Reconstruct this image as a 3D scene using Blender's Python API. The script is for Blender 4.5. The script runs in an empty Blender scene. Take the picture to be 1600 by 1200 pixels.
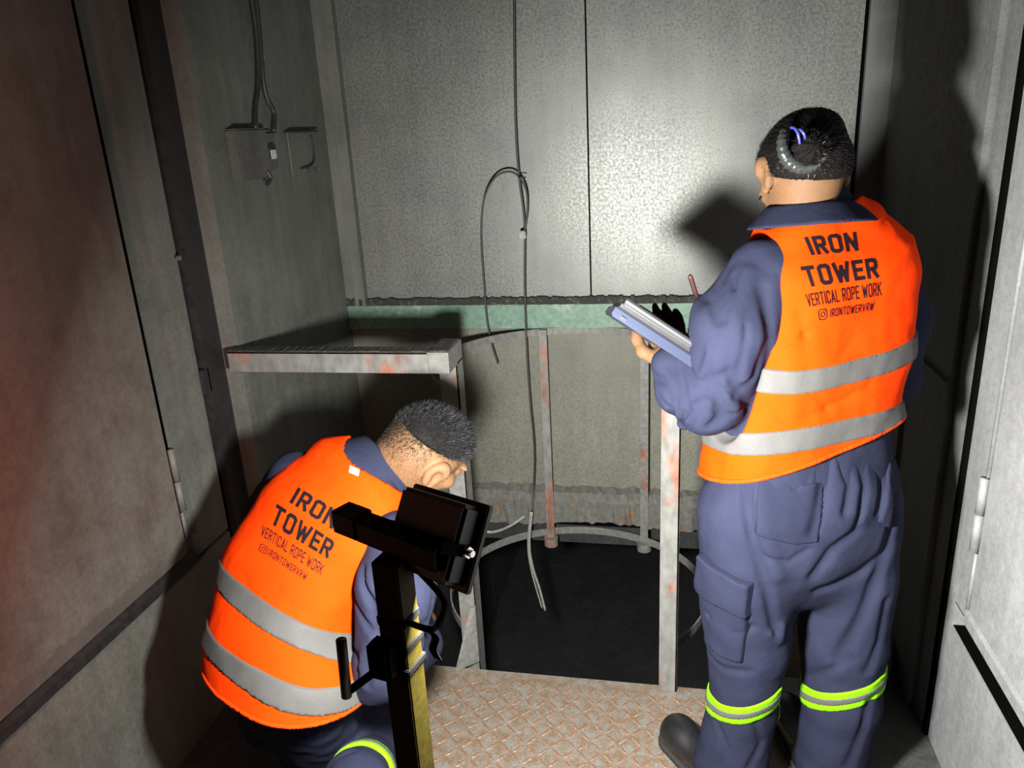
import bpy, bmesh, math, random
import numpy as np
from mathutils import Vector, Matrix
from mathutils.bvhtree import BVHTree
random.seed(7); rng = np.random.default_rng(7)
COL = bpy.context.scene.collection
# ------------------------------------------------------------------ camera
F = 1202.0
_Y = np.array([250., -415., F]); _Y /= np.linalg.norm(_Y)
_D = np.array([200., 3600., F]); _D /= np.linalg.norm(_D)
_Y = _Y - _D*(_Y @ _D); _Y /= np.linalg.norm(_Y)
_X = np.cross(_D, _Y)
if _X[0] < 0: _X = -_X
R = np.array([_X, _Y, -_D])
CAM = np.array([0., 0., 1.62])
def ray(px, py):
    v = R @ np.array([px-800., py-600., F]); return v/np.linalg.norm(v)
def at(px, py, ax, val):
    r = ray(px, py); return CAM + r*(val-CAM[ax])/r[ax]
def P(px, py, y): return at(px, py, 1, y)
cd = bpy.data.cameras.new('camera'); cam = bpy.data.objects.new('camera', cd); COL.objects.link(cam)
M3 = Matrix(((R[0][0], -R[0][1], -R[0][2]), (R[1][0], -R[1][1], -R[1][2]), (R[2][0], -R[2][1], -R[2][2])))
cam.matrix_world = Matrix.Translation(Vector(CAM)) @ M3.to_4x4()
cd.sensor_width = 36; cd.lens = 36*F/1600; cd.clip_start = .05
bpy.context.scene.camera = cam

# ------------------------------------------------------------------ materials
def new_mat(name):
    m = bpy.data.materials.new(name); m.use_nodes = True
    return m, m.node_tree.nodes, m.node_tree.links, m.node_tree.nodes['Principled BSDF']
def rgba(c): return (c[0], c[1], c[2], 1)
def coords(n, l, scale=(1,1,1)):
    g = n.new('ShaderNodeNewGeometry'); mp = n.new('ShaderNodeMapping'); mp.inputs['Scale'].default_value = scale
    l.new(g.outputs['Position'], mp.inputs['Vector']); return mp.outputs['Vector']
def noise(n, l, vec, scale, detail=3, rough=.55):
    t = n.new('ShaderNodeTexNoise'); t.inputs['Scale'].default_value = scale; t.inputs['Detail'].default_value = detail
    t.inputs['Roughness'].default_value = rough; l.new(vec, t.inputs['Vector']); return t.outputs['Fac']
def ramp(n, l, fac, stops):
    r = n.new('ShaderNodeValToRGB'); e = r.color_ramp.elements
    e[0].position, e[0].color = stops[0][0], rgba(stops[0][1]); e[1].position, e[1].color = stops[-1][0], rgba(stops[-1][1])
    for p, c in stops[1:-1]: q = e.new(p); q.color = rgba(c)
    l.new(fac, r.inputs['Fac']); return r.outputs['Color']
def mix(n, l, fac, a, b, mode='MIX'):
    m = n.new('ShaderNodeMix'); m.data_type = 'RGBA'; m.blend_type = mode
    for s, v in ((m.inputs[0], fac), (m.inputs[6], a), (m.inputs[7], b)):
        if hasattr(v, 'links'): l.new(v, s)
        elif isinstance(v, (int, float)): s.default_value = v
        else: s.default_value = rgba(v)
    return m.outputs[2]
def bump(n, l, b, h, strength, dist=.002):
    k = n.new('ShaderNodeBump'); k.inputs['Strength'].default_value = strength; k.inputs['Distance'].default_value = dist
    l.new(h, k.inputs['Height']); l.new(k.outputs['Normal'], b.inputs['Normal'])
def simple(name, c, rough=.5, metal=0., nz=None, bstr=.3, sheen=0, coat=0, spec=.5, var=.25):
    m, n, l, b = new_mat(name)
    b.inputs['Base Color'].default_value = rgba(c); b.inputs['Roughness'].default_value = rough
    b.inputs['Metallic'].default_value = metal; b.inputs['Specular IOR Level'].default_value = spec
    if sheen: b.inputs['Sheen Weight'].default_value = sheen
    if coat: b.inputs['Coat Weight'].default_value = coat
    if nz:
        v = coords(n, l); f = noise(n, l, v, nz, 4)
        cc = ramp(n, l, f, [(.3, [x*(1-var) for x in c]), (.7, [min(1, x*(1+var)) for x in c])])
        l.new(cc, b.inputs['Base Color']); bump(n, l, b, f, bstr)
    return m
def wall_mat(name, base, speck=.35, rough=.48, metal=.25, streak=.25, tint=(.8, .85, .8), stains=(), fine=260, big=.22):
    """painted / galvanised sheet: fine spangle, cloudy grime, vertical streaks, optional local stains"""
    m, n, l, b = new_mat(name)
    v = coords(n, l)
    s1 = noise(n, l, v, fine, 2, .7); s2 = noise(n, l, v, fine*.35, 3, .6)
    cl = noise(n, l, v, 2.3, 5, .6); st = noise(n, l, coords(n, l, (14, 14, 1.2)), 1.4, 5, .6)
    c = ramp(n, l, s1, [(.36, [x*(1-speck) for x in base]), (.62, [x*(1+speck*1.2) for x in base])])
    c = mix(n, l, .35, c, ramp(n, l, s2, [(.38, [x*(1-speck) for x in base]), (.64, [x*(1+speck) for x in base])]))
    c = mix(n, l, 1., c, ramp(n, l, cl, [(.3, (1-big,)*3), (.7, (1+big*.5,)*3)]), 'MULTIPLY')
    c = mix(n, l, 1., c, ramp(n, l, st, [(.35, (1-streak,)*3), (.6, (1, 1, 1))]), 'MULTIPLY')
    c = mix(n, l, 1., c, ramp(n, l, noise(n, l, v, 5.5, 4), [(.45, (1, 1, 1)), (.72, tint)]), 'MULTIPLY')
    for (cx, cy, cz, sx, sy, sz, col, amt) in stains:   # local drips: ellipsoid falloff broken up by noise
        mp = n.new('ShaderNodeMapping'); mp.vector_type = 'TEXTURE'
        mp.inputs['Location'].default_value = (cx, cy, cz); mp.inputs['Scale'].default_value = (sx, sy, sz)
        g = n.new('ShaderNodeNewGeometry'); l.new(g.outputs['Position'], mp.inputs['Vector'])
        ln = n.new('ShaderNodeVectorMath'); ln.operation = 'LENGTH'; l.new(mp.outputs['Vector'], ln.inputs[0])
        ad = n.new('ShaderNodeMath'); ad.operation = 'MULTIPLY_ADD'; ad.inputs[1].default_value = 1.6
        l.new(noise(n, l, coords(n, l, (40, 40, 5)), 1, 4), ad.inputs[0]); l.new(ln.outputs['Value'], ad.inputs[2])
        fc = ramp(n, l, ad.outputs[0], [(.75, (0, 0, 0)), (1.0, (0, 0, 0))])
        r = fc.node; r.color_ramp.elements[0].position = .0; r.color_ramp.elements[0].color = (amt, amt, amt, 1)
        mr = n.new('ShaderNodeMapRange'); mr.inputs['From Min'].default_value = 1.45; mr.inputs['From Max'].default_value = 1.7
        mr.inputs['To Min'].default_value = amt; mr.inputs['To Max'].default_value = 0
        l.new(ad.outputs[0], mr.inputs['Value']); n.remove(r)
        c = mix(n, l, mr.outputs[0], c, col)
    l.new(c, b.inputs['Base Color']); b.inputs['Metallic'].default_value = metal
    rr = ramp(n, l, s2, [(.3, (rough-.1,)*3), (.7, (rough+.15,)*3)]); l.new(rr, b.inputs['Roughness'])
    bump(n, l, b, s1, .25, .001)
    return m
def worn_mat(name, paint, rust, thr=.5, rough=.6, metal=0., sc=14, stretch=(1,1,1), soft=.06, bstr=.4):
    m, n, l, b = new_mat(name); v = coords(n, l, stretch)
    f = noise(n, l, v, sc, 6, .62); g = noise(n, l, v, sc*6, 4)
    p = ramp(n, l, g, [(.3, [x*.72 for x in paint]), (.7, [min(1, x*1.2) for x in paint])])
    q = ramp(n, l, g, [(.3, [x*.6 for x in rust]), (.7, [min(1, x*1.25) for x in rust])])
    k = ramp(n, l, f, [(thr-soft, (0, 0, 0)), (thr+soft, (1, 1, 1))])
    l.new(mix(n, l, k, p, q), b.inputs['Base Color']); b.inputs['Roughness'].default_value = rough
    b.inputs['Metallic'].default_value = metal; bump(n, l, b, g, bstr, .001); return m
def cloth_mat(name, c, weave=900, rough=.85, sheen=.3, var=.18, bstr=.5, mottle=7):
    m, n, l, b = new_mat(name); v = coords(n, l)
    f = noise(n, l, v, weave, 2, .6); g = noise(n, l, v, mottle, 5, .6)
    cc = ramp(n, l, g, [(.3, [x*(1-var) for x in c]), (.7, [min(1, x*(1+var)) for x in c])])
    cc = mix(n, l, 1., cc, ramp(n, l, f, [(.3, (.82,)*3), (.7, (1.15,)*3)]), 'MULTIPLY')
    l.new(cc, b.inputs['Base Color']); b.inputs['Roughness'].default_value = rough
    b.inputs['Specular IOR Level'].default_value = .04
    ad = n.new('ShaderNodeMath'); ad.operation = 'MULTIPLY_ADD'; ad.inputs[1].default_value = .25
    l.new(f, ad.inputs[0]); l.new(noise(n, l, v, 45, 4, .5), ad.inputs[2])
    bump(n, l, b, ad.outputs[0], bstr, .003); return m

M = {}
M['back'] = wall_mat('spangled_grey_sheet', (0.129, 0.135, 0.124), speck=.42, rough=.42, metal=.3, streak=.1, fine=300, tint=(.88, .86, .95))
M['back_low'] = wall_mat('dusty_grey_sheet', (0.116, 0.118, 0.096), speck=.35, rough=.55, metal=.1, streak=.12, fine=300, tint=(.9, .9, .85))
M['left'] = wall_mat('brownish_painted_door', (0.110, 0.102, 0.091), speck=.12, rough=.62, metal=0, streak=.12, fine=90, tint=(.72, .62, .58),
    stains=[(-1.29, 1.62, 1.62, .1, .10, .34, (.07, .05, .045), .75), (-1.29, 1.72, 1.45, .1, .05, .30, (.08, .06, .055), .5), (-1.29, 1.25, .575, .1, .6, .03, (.06, .055, .05), .6)])
M['leftlow'] = wall_mat('grey_painted_steel', (0.116, 0.116, 0.105), speck=.14, rough=.6, metal=0, streak=.2, fine=90)
M['leftfar'] = wall_mat('old_grey_paint', (0.105, 0.110, 0.099), speck=.12, rough=.6, metal=0, streak=.2, fine=120, tint=(.78, .8, .75))
M['jamb'] = wall_mat('dark_jamb_with_shade', (.012, .012, .0125), speck=.12, rough=.6, metal=0, streak=.15, fine=120)  # shade of the band beside the left gap is put into this colour
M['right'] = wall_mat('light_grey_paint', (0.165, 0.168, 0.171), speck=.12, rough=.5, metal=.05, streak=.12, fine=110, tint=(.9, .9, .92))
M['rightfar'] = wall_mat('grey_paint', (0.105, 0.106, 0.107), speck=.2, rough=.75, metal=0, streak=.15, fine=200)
M['gap'] = simple('black_gap', (.002, .002, .002), .95, spec=0)
M['green'] = worn_mat('green_paint', (0.094, 0.165, 0.124), (0.231, 0.275, 0.231), thr=.66, rough=.5, sc=9, soft=.08)
M['ledge'] = worn_mat('grimy_ledge', (0.083, 0.083, 0.074), (0.121, 0.061, 0.028), thr=.63, rough=.85, sc=9, soft=.05, bstr=1.)
M['crud'] = worn_mat('black_crud', (0.017, 0.017, 0.015), (0.061, 0.061, 0.055), thr=.6, rough=.9, sc=60, bstr=1.)
M['primer'] = worn_mat('grey_paint_over_red_primer', (0.1310, 0.1310, 0.1231), (0.1980, 0.0792, 0.0475), thr=.57, rough=.5, sc=7, stretch=(1, 1, .5), soft=.05)
M['primer_grey'] = worn_mat('grey_paint_thin_primer', (0.1188, 0.1188, 0.1109), (0.1663, 0.0756, 0.0475), thr=.66, rough=.5, sc=9, soft=.06)
M['dust'] = worn_mat('dust_layer', (0.028, 0.028, 0.026), (0.066, 0.066, 0.061), thr=.55, rough=.95, sc=50, bstr=1.)
M['plate'] = worn_mat('rusty_tread_plate', (0.1870, 0.1734, 0.1547), (0.1683, 0.1080, 0.0612), thr=.52, rough=.5, metal=.25, sc=30, soft=.12)
M['tread'] = worn_mat('rust_worn_treads', (0.209, 0.121, 0.077), (0.242, 0.187, 0.143), thr=.6, rough=.45, metal=.3, sc=30, soft=.1)
M['floor'] = wall_mat('dark_dirty_floor', (0.033, 0.033, 0.032), speck=.3, rough=.7, metal=0, fine=90)
M['pit'] = wall_mat('near_black_pit', (0.019, 0.020, 0.021), speck=.3, rough=.9, metal=0, fine=60, big=.4)  # near-black mottled grey for the pit faces
M['pitwall'] = wall_mat('dark_grey_pit_wall', (0.039, 0.041, 0.045), speck=.2, rough=.8, metal=0, fine=60)  # dark grey, a step lighter than the other pit faces
M['curb'] = worn_mat('rusty_curb', (0.055, 0.044, 0.039), (0.088, 0.050, 0.033), thr=.5, rough=.9, sc=20)
M['yellow'] = worn_mat('scratched_yellow_paint', (0.0216, 0.0162, 0.0006), (0.0046, 0.0031, 0.0009), thr=.64, rough=.6, sc=16, soft=.05)
M['yellow'].node_tree.nodes['Principled BSDF'].inputs['Specular IOR Level'].default_value = .12
M['black'] = simple('black_metal', (.006, .0055, .006), .45, nz=60, bstr=.1)
M['dark_metal'] = simple('dark_metal', (.006, .0055, .005), .85, 0, nz=90, spec=.02)
M['chrome'] = simple('chrome', (.7, .7, .7), .18, 1.)
M['tape'] = simple('black_tape', (.003, .003, .003), .75, nz=120, bstr=.6, spec=.1)
M['cable'] = simple('dusty_black_cable', (.02, .02, .02), .55, nz=70)
M['cord'] = simple('matt_black_cord', (.003, .003, .003), .8, spec=.05)
M['greycable'] = simple('dusty_grey_cable', (.20, .20, .18), .7, nz=70)
M['navy'] = cloth_mat('navy_cotton', (.0145, .0162, .0315), var=.15)
M['navy_dark'] = cloth_mat('navy_pocket_edge', (.0128, .0143, .028), var=.12)
M['orange'] = cloth_mat('fluorescent_orange_mesh', (.60, .030, .0005), weave=500, rough=.8, sheen=.0, var=.05, bstr=.35)
M['piping'] = cloth_mat('orange_piping', (.62, .034, .002), weave=500, rough=.8, sheen=.0, var=.03, bstr=.2)
M['reflect'] = cloth_mat('silver_reflective_tape', (.062, .061, .060), weave=1400, rough=.45, sheen=0, var=.08, bstr=.35)
M['fluoro'] = cloth_mat('fluorescent_yellow_tape', (.12, .36, .004), weave=700, rough=.6, sheen=.1, var=.05, bstr=.3)
M['print'] = simple('black_print', (.006, .004, .006), .9, spec=.05)
M['skin'] = simple('skin', (0.1020, 0.0528, 0.0252), .68, nz=120, spec=.2, bstr=.15, var=.08)
M['skin'].node_tree.nodes['Principled BSDF'].inputs['Subsurface Weight'].default_value = .12
M['skin'].node_tree.nodes['Principled BSDF'].inputs['Subsurface Radius'].default_value = (.01, .004, .002)
M['hair'] = simple('black_hair', (.004, .0035, .003), .7, spec=.06, nz=200, bstr=.5)
M['hairgrey'] = simple('short_black_hair', (.006, .006, .007), .6, spec=.2)
M['hairdark'] = simple('long_black_hair', (.006, .005, .005), .45, spec=.35)
M['stubble'] = simple('stubble', (.012, .009, .006), .6, spec=.1)
M['satin'] = simple('black_satin', (0.0210, 0.0240, 0.0240), .25, coat=.5, nz=60, bstr=.8)
M['blueclip'] = simple('blue_plastic', (0.0300, 0.0360, 0.2100), .25, coat=.5)
M['leather'] = simple('black_leather', (0.0072, 0.0072, 0.0080), .38, nz=40, bstr=.3)
M['sole'] = simple('black_rubber', (.01, .01, .01), .7)
M['white'] = simple('white_label', (0.413, 0.402, 0.374), .6, nz=80)
M['clip_blue'] = simple('blue_grey_anodised', (0.0364, 0.0448, 0.0784), .3, .5)
M['silver'] = simple('brushed_silver', (0.2790, 0.2880, 0.3060), .22, .9)
M['brown'] = simple('brown_folder', (.05, .022, .018), .5)
M['pen'] = simple('dark_red_pen', (0.0500, 0.0225, 0.0200), .25, coat=.6)
M['junction'] = wall_mat('dusty_box', (0.072, 0.072, 0.066), speck=.15, rough=.7, metal=0, fine=120)
M['led'] = bpy.data.materials.new('lit_led_glass'); M['led'].use_nodes = True
_b = M['led'].node_tree.nodes['Principled BSDF']; _b.inputs['Base Color'].default_value = (.8, .8, .75, 1)
_b.inputs['Emission Color'].default_value = (1, .98, .92, 1); _b.inputs['Emission Strength'].default_value = 4.

# ------------------------------------------------------------------ object helpers
ORG = {}
def meta(o, label=None, cat=None, group=None, kind=None):
    for k, v in (('label', label), ('category', cat), ('group', group), ('kind', kind)):
        if v: o[k] = v
    return o
def put(name, verts, faces, mat, parent=None, smooth=False, origin=None, mats=None, midx=None):
    V = np.asarray(verts, dtype=np.float64)
    if parent is not None: org = ORG[parent.name]
    elif origin is not None: org = np.array(origin, float)
    else:
        org = np.array([(V[:, 0].min()+V[:, 0].max())/2, (V[:, 1].min()+V[:, 1].max())/2, V[:, 2].min()])
    me = bpy.data.meshes.new(name); me.from_pydata((V-org).tolist(), [], faces if isinstance(faces, list) else faces.tolist())
    for mm in (mats or [mat]): me.materials.append(mm)
    if midx is not None: me.polygons.foreach_set('material_index', midx)
    if smooth: me.polygons.foreach_set('use_smooth', [True]*len(me.polygons))
    me.update(); o = bpy.data.objects.new(name, me); COL.objects.link(o)
    if parent is not None: o.parent = parent
    else: o.location = org
    ORG[o.name] = org
    return o
def empty(name, loc, label, cat, group=None):
    o = bpy.data.objects.new(name, None); COL.objects.link(o); o.location = loc; o.empty_display_size = .1
    ORG[o.name] = np.array(loc, float); return meta(o, label, cat, group)
class MB:
    def __init__(s): s.v, s.f, s.m = [], [], []
    def add(s, v, f, m=0):
        k = len(s.v); s.v += [list(map(float, p)) for p in v]; s.f += [[i+k for i in q] for q in f]; s.m += [m]*len(f); return s
    def box(s, x0, x1, y0, y1, z0, z1, m=0):
        return s.add([(x, y, z) for x in (x0, x1) for y in (y0, y1) for z in (z0, z1)],
                     [(0, 1, 3, 2), (4, 6, 7, 5), (0, 4, 5, 1), (2, 3, 7, 6), (0, 2, 6, 4), (1, 5, 7, 3)], m)
    def obox(s, c, ax, ay, az, hx, hy, hz, m=0, bev=0):
        c = np.array(c, float); ax, ay, az = [np.array(a, float)/np.linalg.norm(a) for a in (ax, ay, az)]
        if not bev:
            return s.add([c+ax*x*hx+ay*y*hy+az*z*hz for x in (-1, 1) for y in (-1, 1) for z in (-1, 1)],
                     [(0, 1, 3, 2), (4, 6, 7, 5), (0, 4, 5, 1), (2, 3, 7, 6), (0, 2, 6, 4), (1, 5, 7, 3)], m)
        bm = bmesh.new(); bmesh.ops.create_cube(bm, size=2)
        for v in bm.verts: v.co = Vector((v.co.x*hx, v.co.y*hy, v.co.z*hz))
        bmesh.ops.bevel(bm, geom=bm.edges[:], offset=bev, segments=2, affect='EDGES')
        vs = [c+ax*v.co.x+ay*v.co.y+az*v.co.z for v in bm.verts]; bm.verts.index_update()
        fs = [[v.index for v in f.verts] for f in bm.faces]; bm.free(); return s.add(vs, fs, m)
    def tube(s, pts, r, n=10, m=0, flat=None):
        pts = [np.array(p, float) for p in pts]; rr = r if hasattr(r, '__len__') else [r]*len(pts)
        up = np.array([.13, .31, .94]); V = []; K = len(pts)
        for i, p in enumerate(pts):
            t = pts[min(i+1, K-1)]-pts[max(i-1, 0)]; t /= np.linalg.norm(t)+1e-9
            a = up-t*(up@t); a /= np.linalg.norm(a); b = np.cross(t, a); up = a
            for j in range(n):
                th = 2*math.pi*j/n; V.append(p+(a*math.cos(th)+b*math.sin(th))*rr[i])
        Fc = [(i*n+j, i*n+(j+1) % n, (i+1)*n+(j+1) % n, (i+1)*n+j) for i in range(K-1) for j in range(n)]
        Fc += [tuple(range(n-1, -1, -1)), tuple((K-1)*n+j for j in range(n))]
        return s.add(V, Fc, m)
    def strip(s, pts, wdir, w, tdir_from, th, m=0):
        """flat bar swept along pts: width along wdir, thickness outward from the point tdir_from"""
        V = []; w_ = np.array(wdir, float)
        for p in pts:
            p = np.array(p, float); o = p-np.array(tdir_from, float); o = o-w_*(o@w_); o /= np.linalg.norm(o)+1e-9
            V += [p-w_*w/2, p+w_*w/2, p+w_*w/2+o*th, p-w_*w/2+o*th]
        K = len(pts); Fc = [(i*4+j, i*4+(j+1) % 4, (i+1)*4+(j+1) % 4, (i+1)*4+j) for i in range(K-1) for j in range(4)]
        Fc += [(3, 2, 1, 0), tuple((K-1)*4+j for j in range(4))]
        return s.add(V, Fc, m)
    def build(s, name, mat, parent=None, smooth=False, origin=None, bev=0, mats=None):
        o = put(name, s.v, s.f, mat, parent, smooth, origin, mats=mats, midx=s.m if mats else None)
        if bev:
            b = o.modifiers.new('bevel', 'BEVEL'); b.width = bev; b.segments = 2; b.limit_method = 'ANGLE'
        return o
def spline(pts, n=8):
    pts = [np.array(p, float) for p in pts]; Q = [2*pts[0]-pts[1]]+pts+[2*pts[-1]-pts[-2]]; out = []
    for i in range(1, len(Q)-2):
        a, b, c, d = Q[i-1:i+3]
        for k in range(n):
            t = k/n; out.append(.5*((2*b)+(-a+c)*t+(2*a-5*b+4*c-d)*t*t+(-a+3*b-3*c+d)*t**3))
    out.append(pts[-1]); return out
def struct(name, mb, mat, parent=None, **k):
    o = mb.build(name, mat, parent, **k)
    if parent is None: o['kind'] = 'structure'
    return o

# ------------------------------------------------------------------ signed distance modelling
f32 = np.float32
def nrm(v): v = np.array(v, float); return v/np.linalg.norm(v)
def smin(a, b, k):
    h = np.clip(.5+.5*(b-a)/k, 0, 1); return b+(a-b)*h-k*h*(1-h)
def smax(a, b, k): return -smin(-a, -b, k)
def chain(Q, pts, rad, lat=None, ex=2.0):
    """tube through pts; rad = radius or (lateral, front) radii; cross section is a (super)ellipse"""
    best = None
    for i in range(len(pts)-1):
        a = np.array(pts[i], f32); b = np.array(pts[i+1], f32); ab = b-a; L2 = float(ab@ab)
        h = np.clip(((Q-a) @ ab)/L2, 0, 1).astype(f32); q = Q-a-h[:, None]*ab
        ra, rb = rad[i], rad[i+1]
        if not hasattr(ra, '__len__') and not hasattr(rb, '__len__'):
            d = np.sqrt((q*q).sum(1))-(ra+(rb-ra)*h)
        else:
            ra = ra if hasattr(ra, '__len__') else (ra, ra); rb = rb if hasattr(rb, '__len__') else (rb, rb)
            ax = nrm(ab); lt = np.array(lat, float); lt = nrm(lt-ax*(lt@ax)); fr = np.cross(ax, lt)
            rx = ra[0]+(rb[0]-ra[0])*h; ry = ra[1]+(rb[1]-ra[1])*h; rm = np.minimum(rx, ry)
            u = np.abs(q@lt.astype(f32))/rx; v = np.abs(q@fr.astype(f32))/ry; w = (q@ax.astype(f32))/rm
            if ex == 2.0: k = np.sqrt(u*u+v*v+w*w)
            else: k = np.sqrt((u**ex+v**ex)**(2/ex)+w*w)
            d = (k-1)*rm
        best = d if best is None else smin(best, d, .015)
    return best
def ell(Q, c, r, axes=None):
    q = Q-np.array(c, f32)
    if axes is not None: q = np.stack([q@np.array(nrm(a), f32) for a in axes], 1)
    k = np.sqrt(((q/np.array(r, f32))**2).sum(1)); return (k-1)*min(r)
def plane_fit(pts):
    p = np.array(pts); c = p.mean(0); u, s, vt = np.linalg.svd(p-c); n = vt[2]
    if n[2] < 0: n = -n
    return c, n
def pl(Q, cn): return (Q-np.array(cn[0], f32))@np.array(cn[1], f32)
def wob(Q, s, seed=0):
    """smooth pseudo noise in -1..1"""
    x, y, z = (Q*s).T; a = seed*1.7
    return (np.sin(x*1.0+1.7*np.sin(y*.8+a)+a)+np.sin(y*1.1+1.5*np.sin(z*.9+a*2))+np.sin(z*1.2+1.6*np.sin(x*.7-a)))/3
def segdist(Q, pts):
    best = None
    for a, b in zip(pts[:-1], pts[1:]):
        a = np.array(a, f32); b = np.array(b, f32); ab = b-a
        h = np.clip(((Q-a)@ab)/float(ab@ab+1e-9), 0, 1); d = ((Q-a-h[:, None]*ab)**2).sum(1)
        best = d if best is None else np.minimum(best, d)
    return np.sqrt(best)
def hit(f, px, py, t0=.5, t1=3.2):
    r = ray(px, py); t = t0; bd, bt = 9, t0
    for _ in range(160):
        d = float(f((CAM+r*t)[None].astype(f32))[0])
        if d < bd: bd, bt = d, t
        if d < .0008: break
        t += max(d*.7, .0006)
        if t > t1: break
    return CAM+r*bt     # grazes the surface: nearest approach
def hits(f, pxs): return [hit(f, *p) for p in pxs]
def polymesh(f, lo, hi, h, newton=2):
    lo = np.array(lo, float); hi = np.array(hi, float); B = 8
    nb = np.ceil((hi-lo)/(h*B)).astype(int); N = nb*B+1
    V = np.empty(N, f32); c = [lo[i]+(np.arange(nb[i])+.5)*B*h for i in range(3)]
    G = np.stack(np.meshgrid(*c, indexing='ij'), -1).reshape(-1, 3).astype(f32); d = f(G).reshape(nb)
    act = np.abs(d) < h*B*1.25+.012
    big = np.repeat(np.repeat(np.repeat(d, B, 0), B, 1), B, 2)
    V[:-1, :-1, :-1] = big; V[-1] = V[-2]; V[:, -1] = V[:, -2]; V[:, :, -1] = V[:, :, -2]
    idx = np.argwhere(act); o = np.arange(B+1); oo = np.stack(np.meshgrid(o, o, o, indexing='ij'), -1).reshape(-1, 3)
    for s in range(0, len(idx), 400):
        I = (idx[s:s+400, None, :]*B+oo[None]).reshape(-1, 3)
        v = f((lo+I*h).astype(f32)); V[I[:, 0], I[:, 1], I[:, 2]] = v
    S = V < 0
    cnt = sum(S[a:N[0]-1+a, b:N[1]-1+b, e:N[2]-1+e].astype(np.int8) for a in (0, 1) for b in (0, 1) for e in (0, 1))
    cells = np.argwhere((cnt > 0) & (cnt < 8)); cid = -np.ones(np.array(N)-1, int); cid[tuple(cells.T)] = np.arange(len(cells))
    acc = np.zeros((len(cells), 3)); num = np.zeros(len(cells))
    cor = [(a, b, e) for a in (0, 1) for b in (0, 1) for e in (0, 1)]
    for i in range(8):
        for j in range(i+1, 8):
            if sum(abs(p-q) for p, q in zip(cor[i], cor[j])) != 1: continue
            A = V[tuple((cells+cor[i]).T)]; Bv = V[tuple((cells+cor[j]).T)]; m = (A < 0) != (Bv < 0)
            t = np.where(m, A/(A-Bv+1e-12), 0)
            acc += np.where(m[:, None], np.array(cor[i])+t[:, None]*(np.array(cor[j])-np.array(cor[i])), 0); num += m
    W = (lo+(cells+acc/np.maximum(num, 1)[:, None])*h)
    quads = []
    for ax in range(3):
        b, e = [(1, 2), (2, 0), (0, 1)][ax]
        s0 = [slice(None)]*3; s1 = [slice(None)]*3; s0[ax] = slice(0, -1); s1[ax] = slice(1, None)
        A = S[tuple(s0)]; Bm = S[tuple(s1)]; E_ = np.argwhere(A != Bm)
        E_ = E_[(E_[:, b] > 0) & (E_[:, e] > 0) & (E_[:, b] < N[b]-1) & (E_[:, e] < N[e]-1)]
        if not len(E_): continue
        ub = np.zeros(3, int); ub[b] = 1; ue = np.zeros(3, int); ue[e] = 1
        q = np.stack([cid[tuple((E_-ub-ue).T)], cid[tuple((E_-ue).T)], cid[tuple(E_.T)], cid[tuple((E_-ub).T)]], 1)
        ins = A[tuple(E_.T)]; q[~ins] = q[~ins][:, ::-1]; quads.append(q)
    Q = np.concatenate(quads); Q = Q[(Q >= 0).all(1)]
    for _ in range(newton):
        w = W.astype(f32); e = h*.25; d0 = f(w)
        g = np.stack([f(w+np.array(v, f32))-d0 for v in ((e, 0, 0), (0, e, 0), (0, 0, e))], 1)/e
        gl = (g*g).sum(1); st = -(d0/np.maximum(gl, .15))[:, None]*g; ln = np.sqrt((st**2).sum(1))+1e-9
        W = W+st*np.minimum(1, h*.6/ln)[:, None]
    return W, Q
def sdf(name, f, lo, hi, h, mat, parent=None, origin=None, newton=2):
    W, Q = polymesh(f, lo, hi, h, newton)
    return put(name, W, Q, mat, parent, smooth=True, origin=origin), W, Q

# ================================================================== SETTING
ZT = 2.75
struct('floor', MB().box(-1.36, .75, -.9, 1.93, -.06, -.001).box(.42, .75, 1.93, 2.9, -.06, -.001), M['floor'])
struct('ceiling', MB().box(-1.36, .75, -.9, 2.9, ZT, ZT+.05), M['leftfar'])
# left side: lower wall, door leaf with hinge, sill, jamb with shade painted in, far wall
struct('wall_left', MB().box(-1.40, -1.31, -.9, 1.87, -.06, .497).box(-1.40, -1.312, -.9, 1.87, .507, ZT), M['leftlow'])
struct('trim_1', MB().box(-1.40, -1.325, -.9, 1.90, .40, .60).box(-1.40, -1.335, 1.865, 1.90, -.06, ZT), M['gap'])
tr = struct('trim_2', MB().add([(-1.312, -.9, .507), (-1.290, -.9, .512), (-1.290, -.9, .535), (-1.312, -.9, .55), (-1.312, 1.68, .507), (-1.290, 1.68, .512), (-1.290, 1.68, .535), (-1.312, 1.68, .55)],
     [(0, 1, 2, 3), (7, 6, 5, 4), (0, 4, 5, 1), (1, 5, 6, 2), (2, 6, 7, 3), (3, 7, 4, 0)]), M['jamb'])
d1 = struct('door_1', MB().box(-1.311, -1.292, -.9, 1.643, .556, ZT-.02), M['left'])
ORG[d1.name] = np.array(d1.location)
MB().tube([(-1.294, 1.655, .60), (-1.294, 1.655, .675)], .006).build('weld_bead', M['left'], d1, smooth=True)
struct('trim_18', MB().box(-1.312, -1.2935, 1.644, 1.656, .60, ZT-.02), M['gap'])
for z0, z1 in ((.68, .765), (.77, .86)):
    MB().tube([(-1.290, 1.658, z0), (-1.290, 1.658, z1)], .0095, 12).build('hinge_knuckle', M['leftlow'], d1, smooth=True)
MB().tube([(-1.292, 1.845, 1.335), (-1.284, 1.845, 1.335)], .007, 8).build('bolt_head', M['left'], d1)
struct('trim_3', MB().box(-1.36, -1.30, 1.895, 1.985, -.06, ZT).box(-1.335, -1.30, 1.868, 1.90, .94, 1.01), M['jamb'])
struct('wall_left_far', MB().box(-1.36, -1.245, 1.985, 2.86, -.06, ZT), M['leftfar'])
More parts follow.
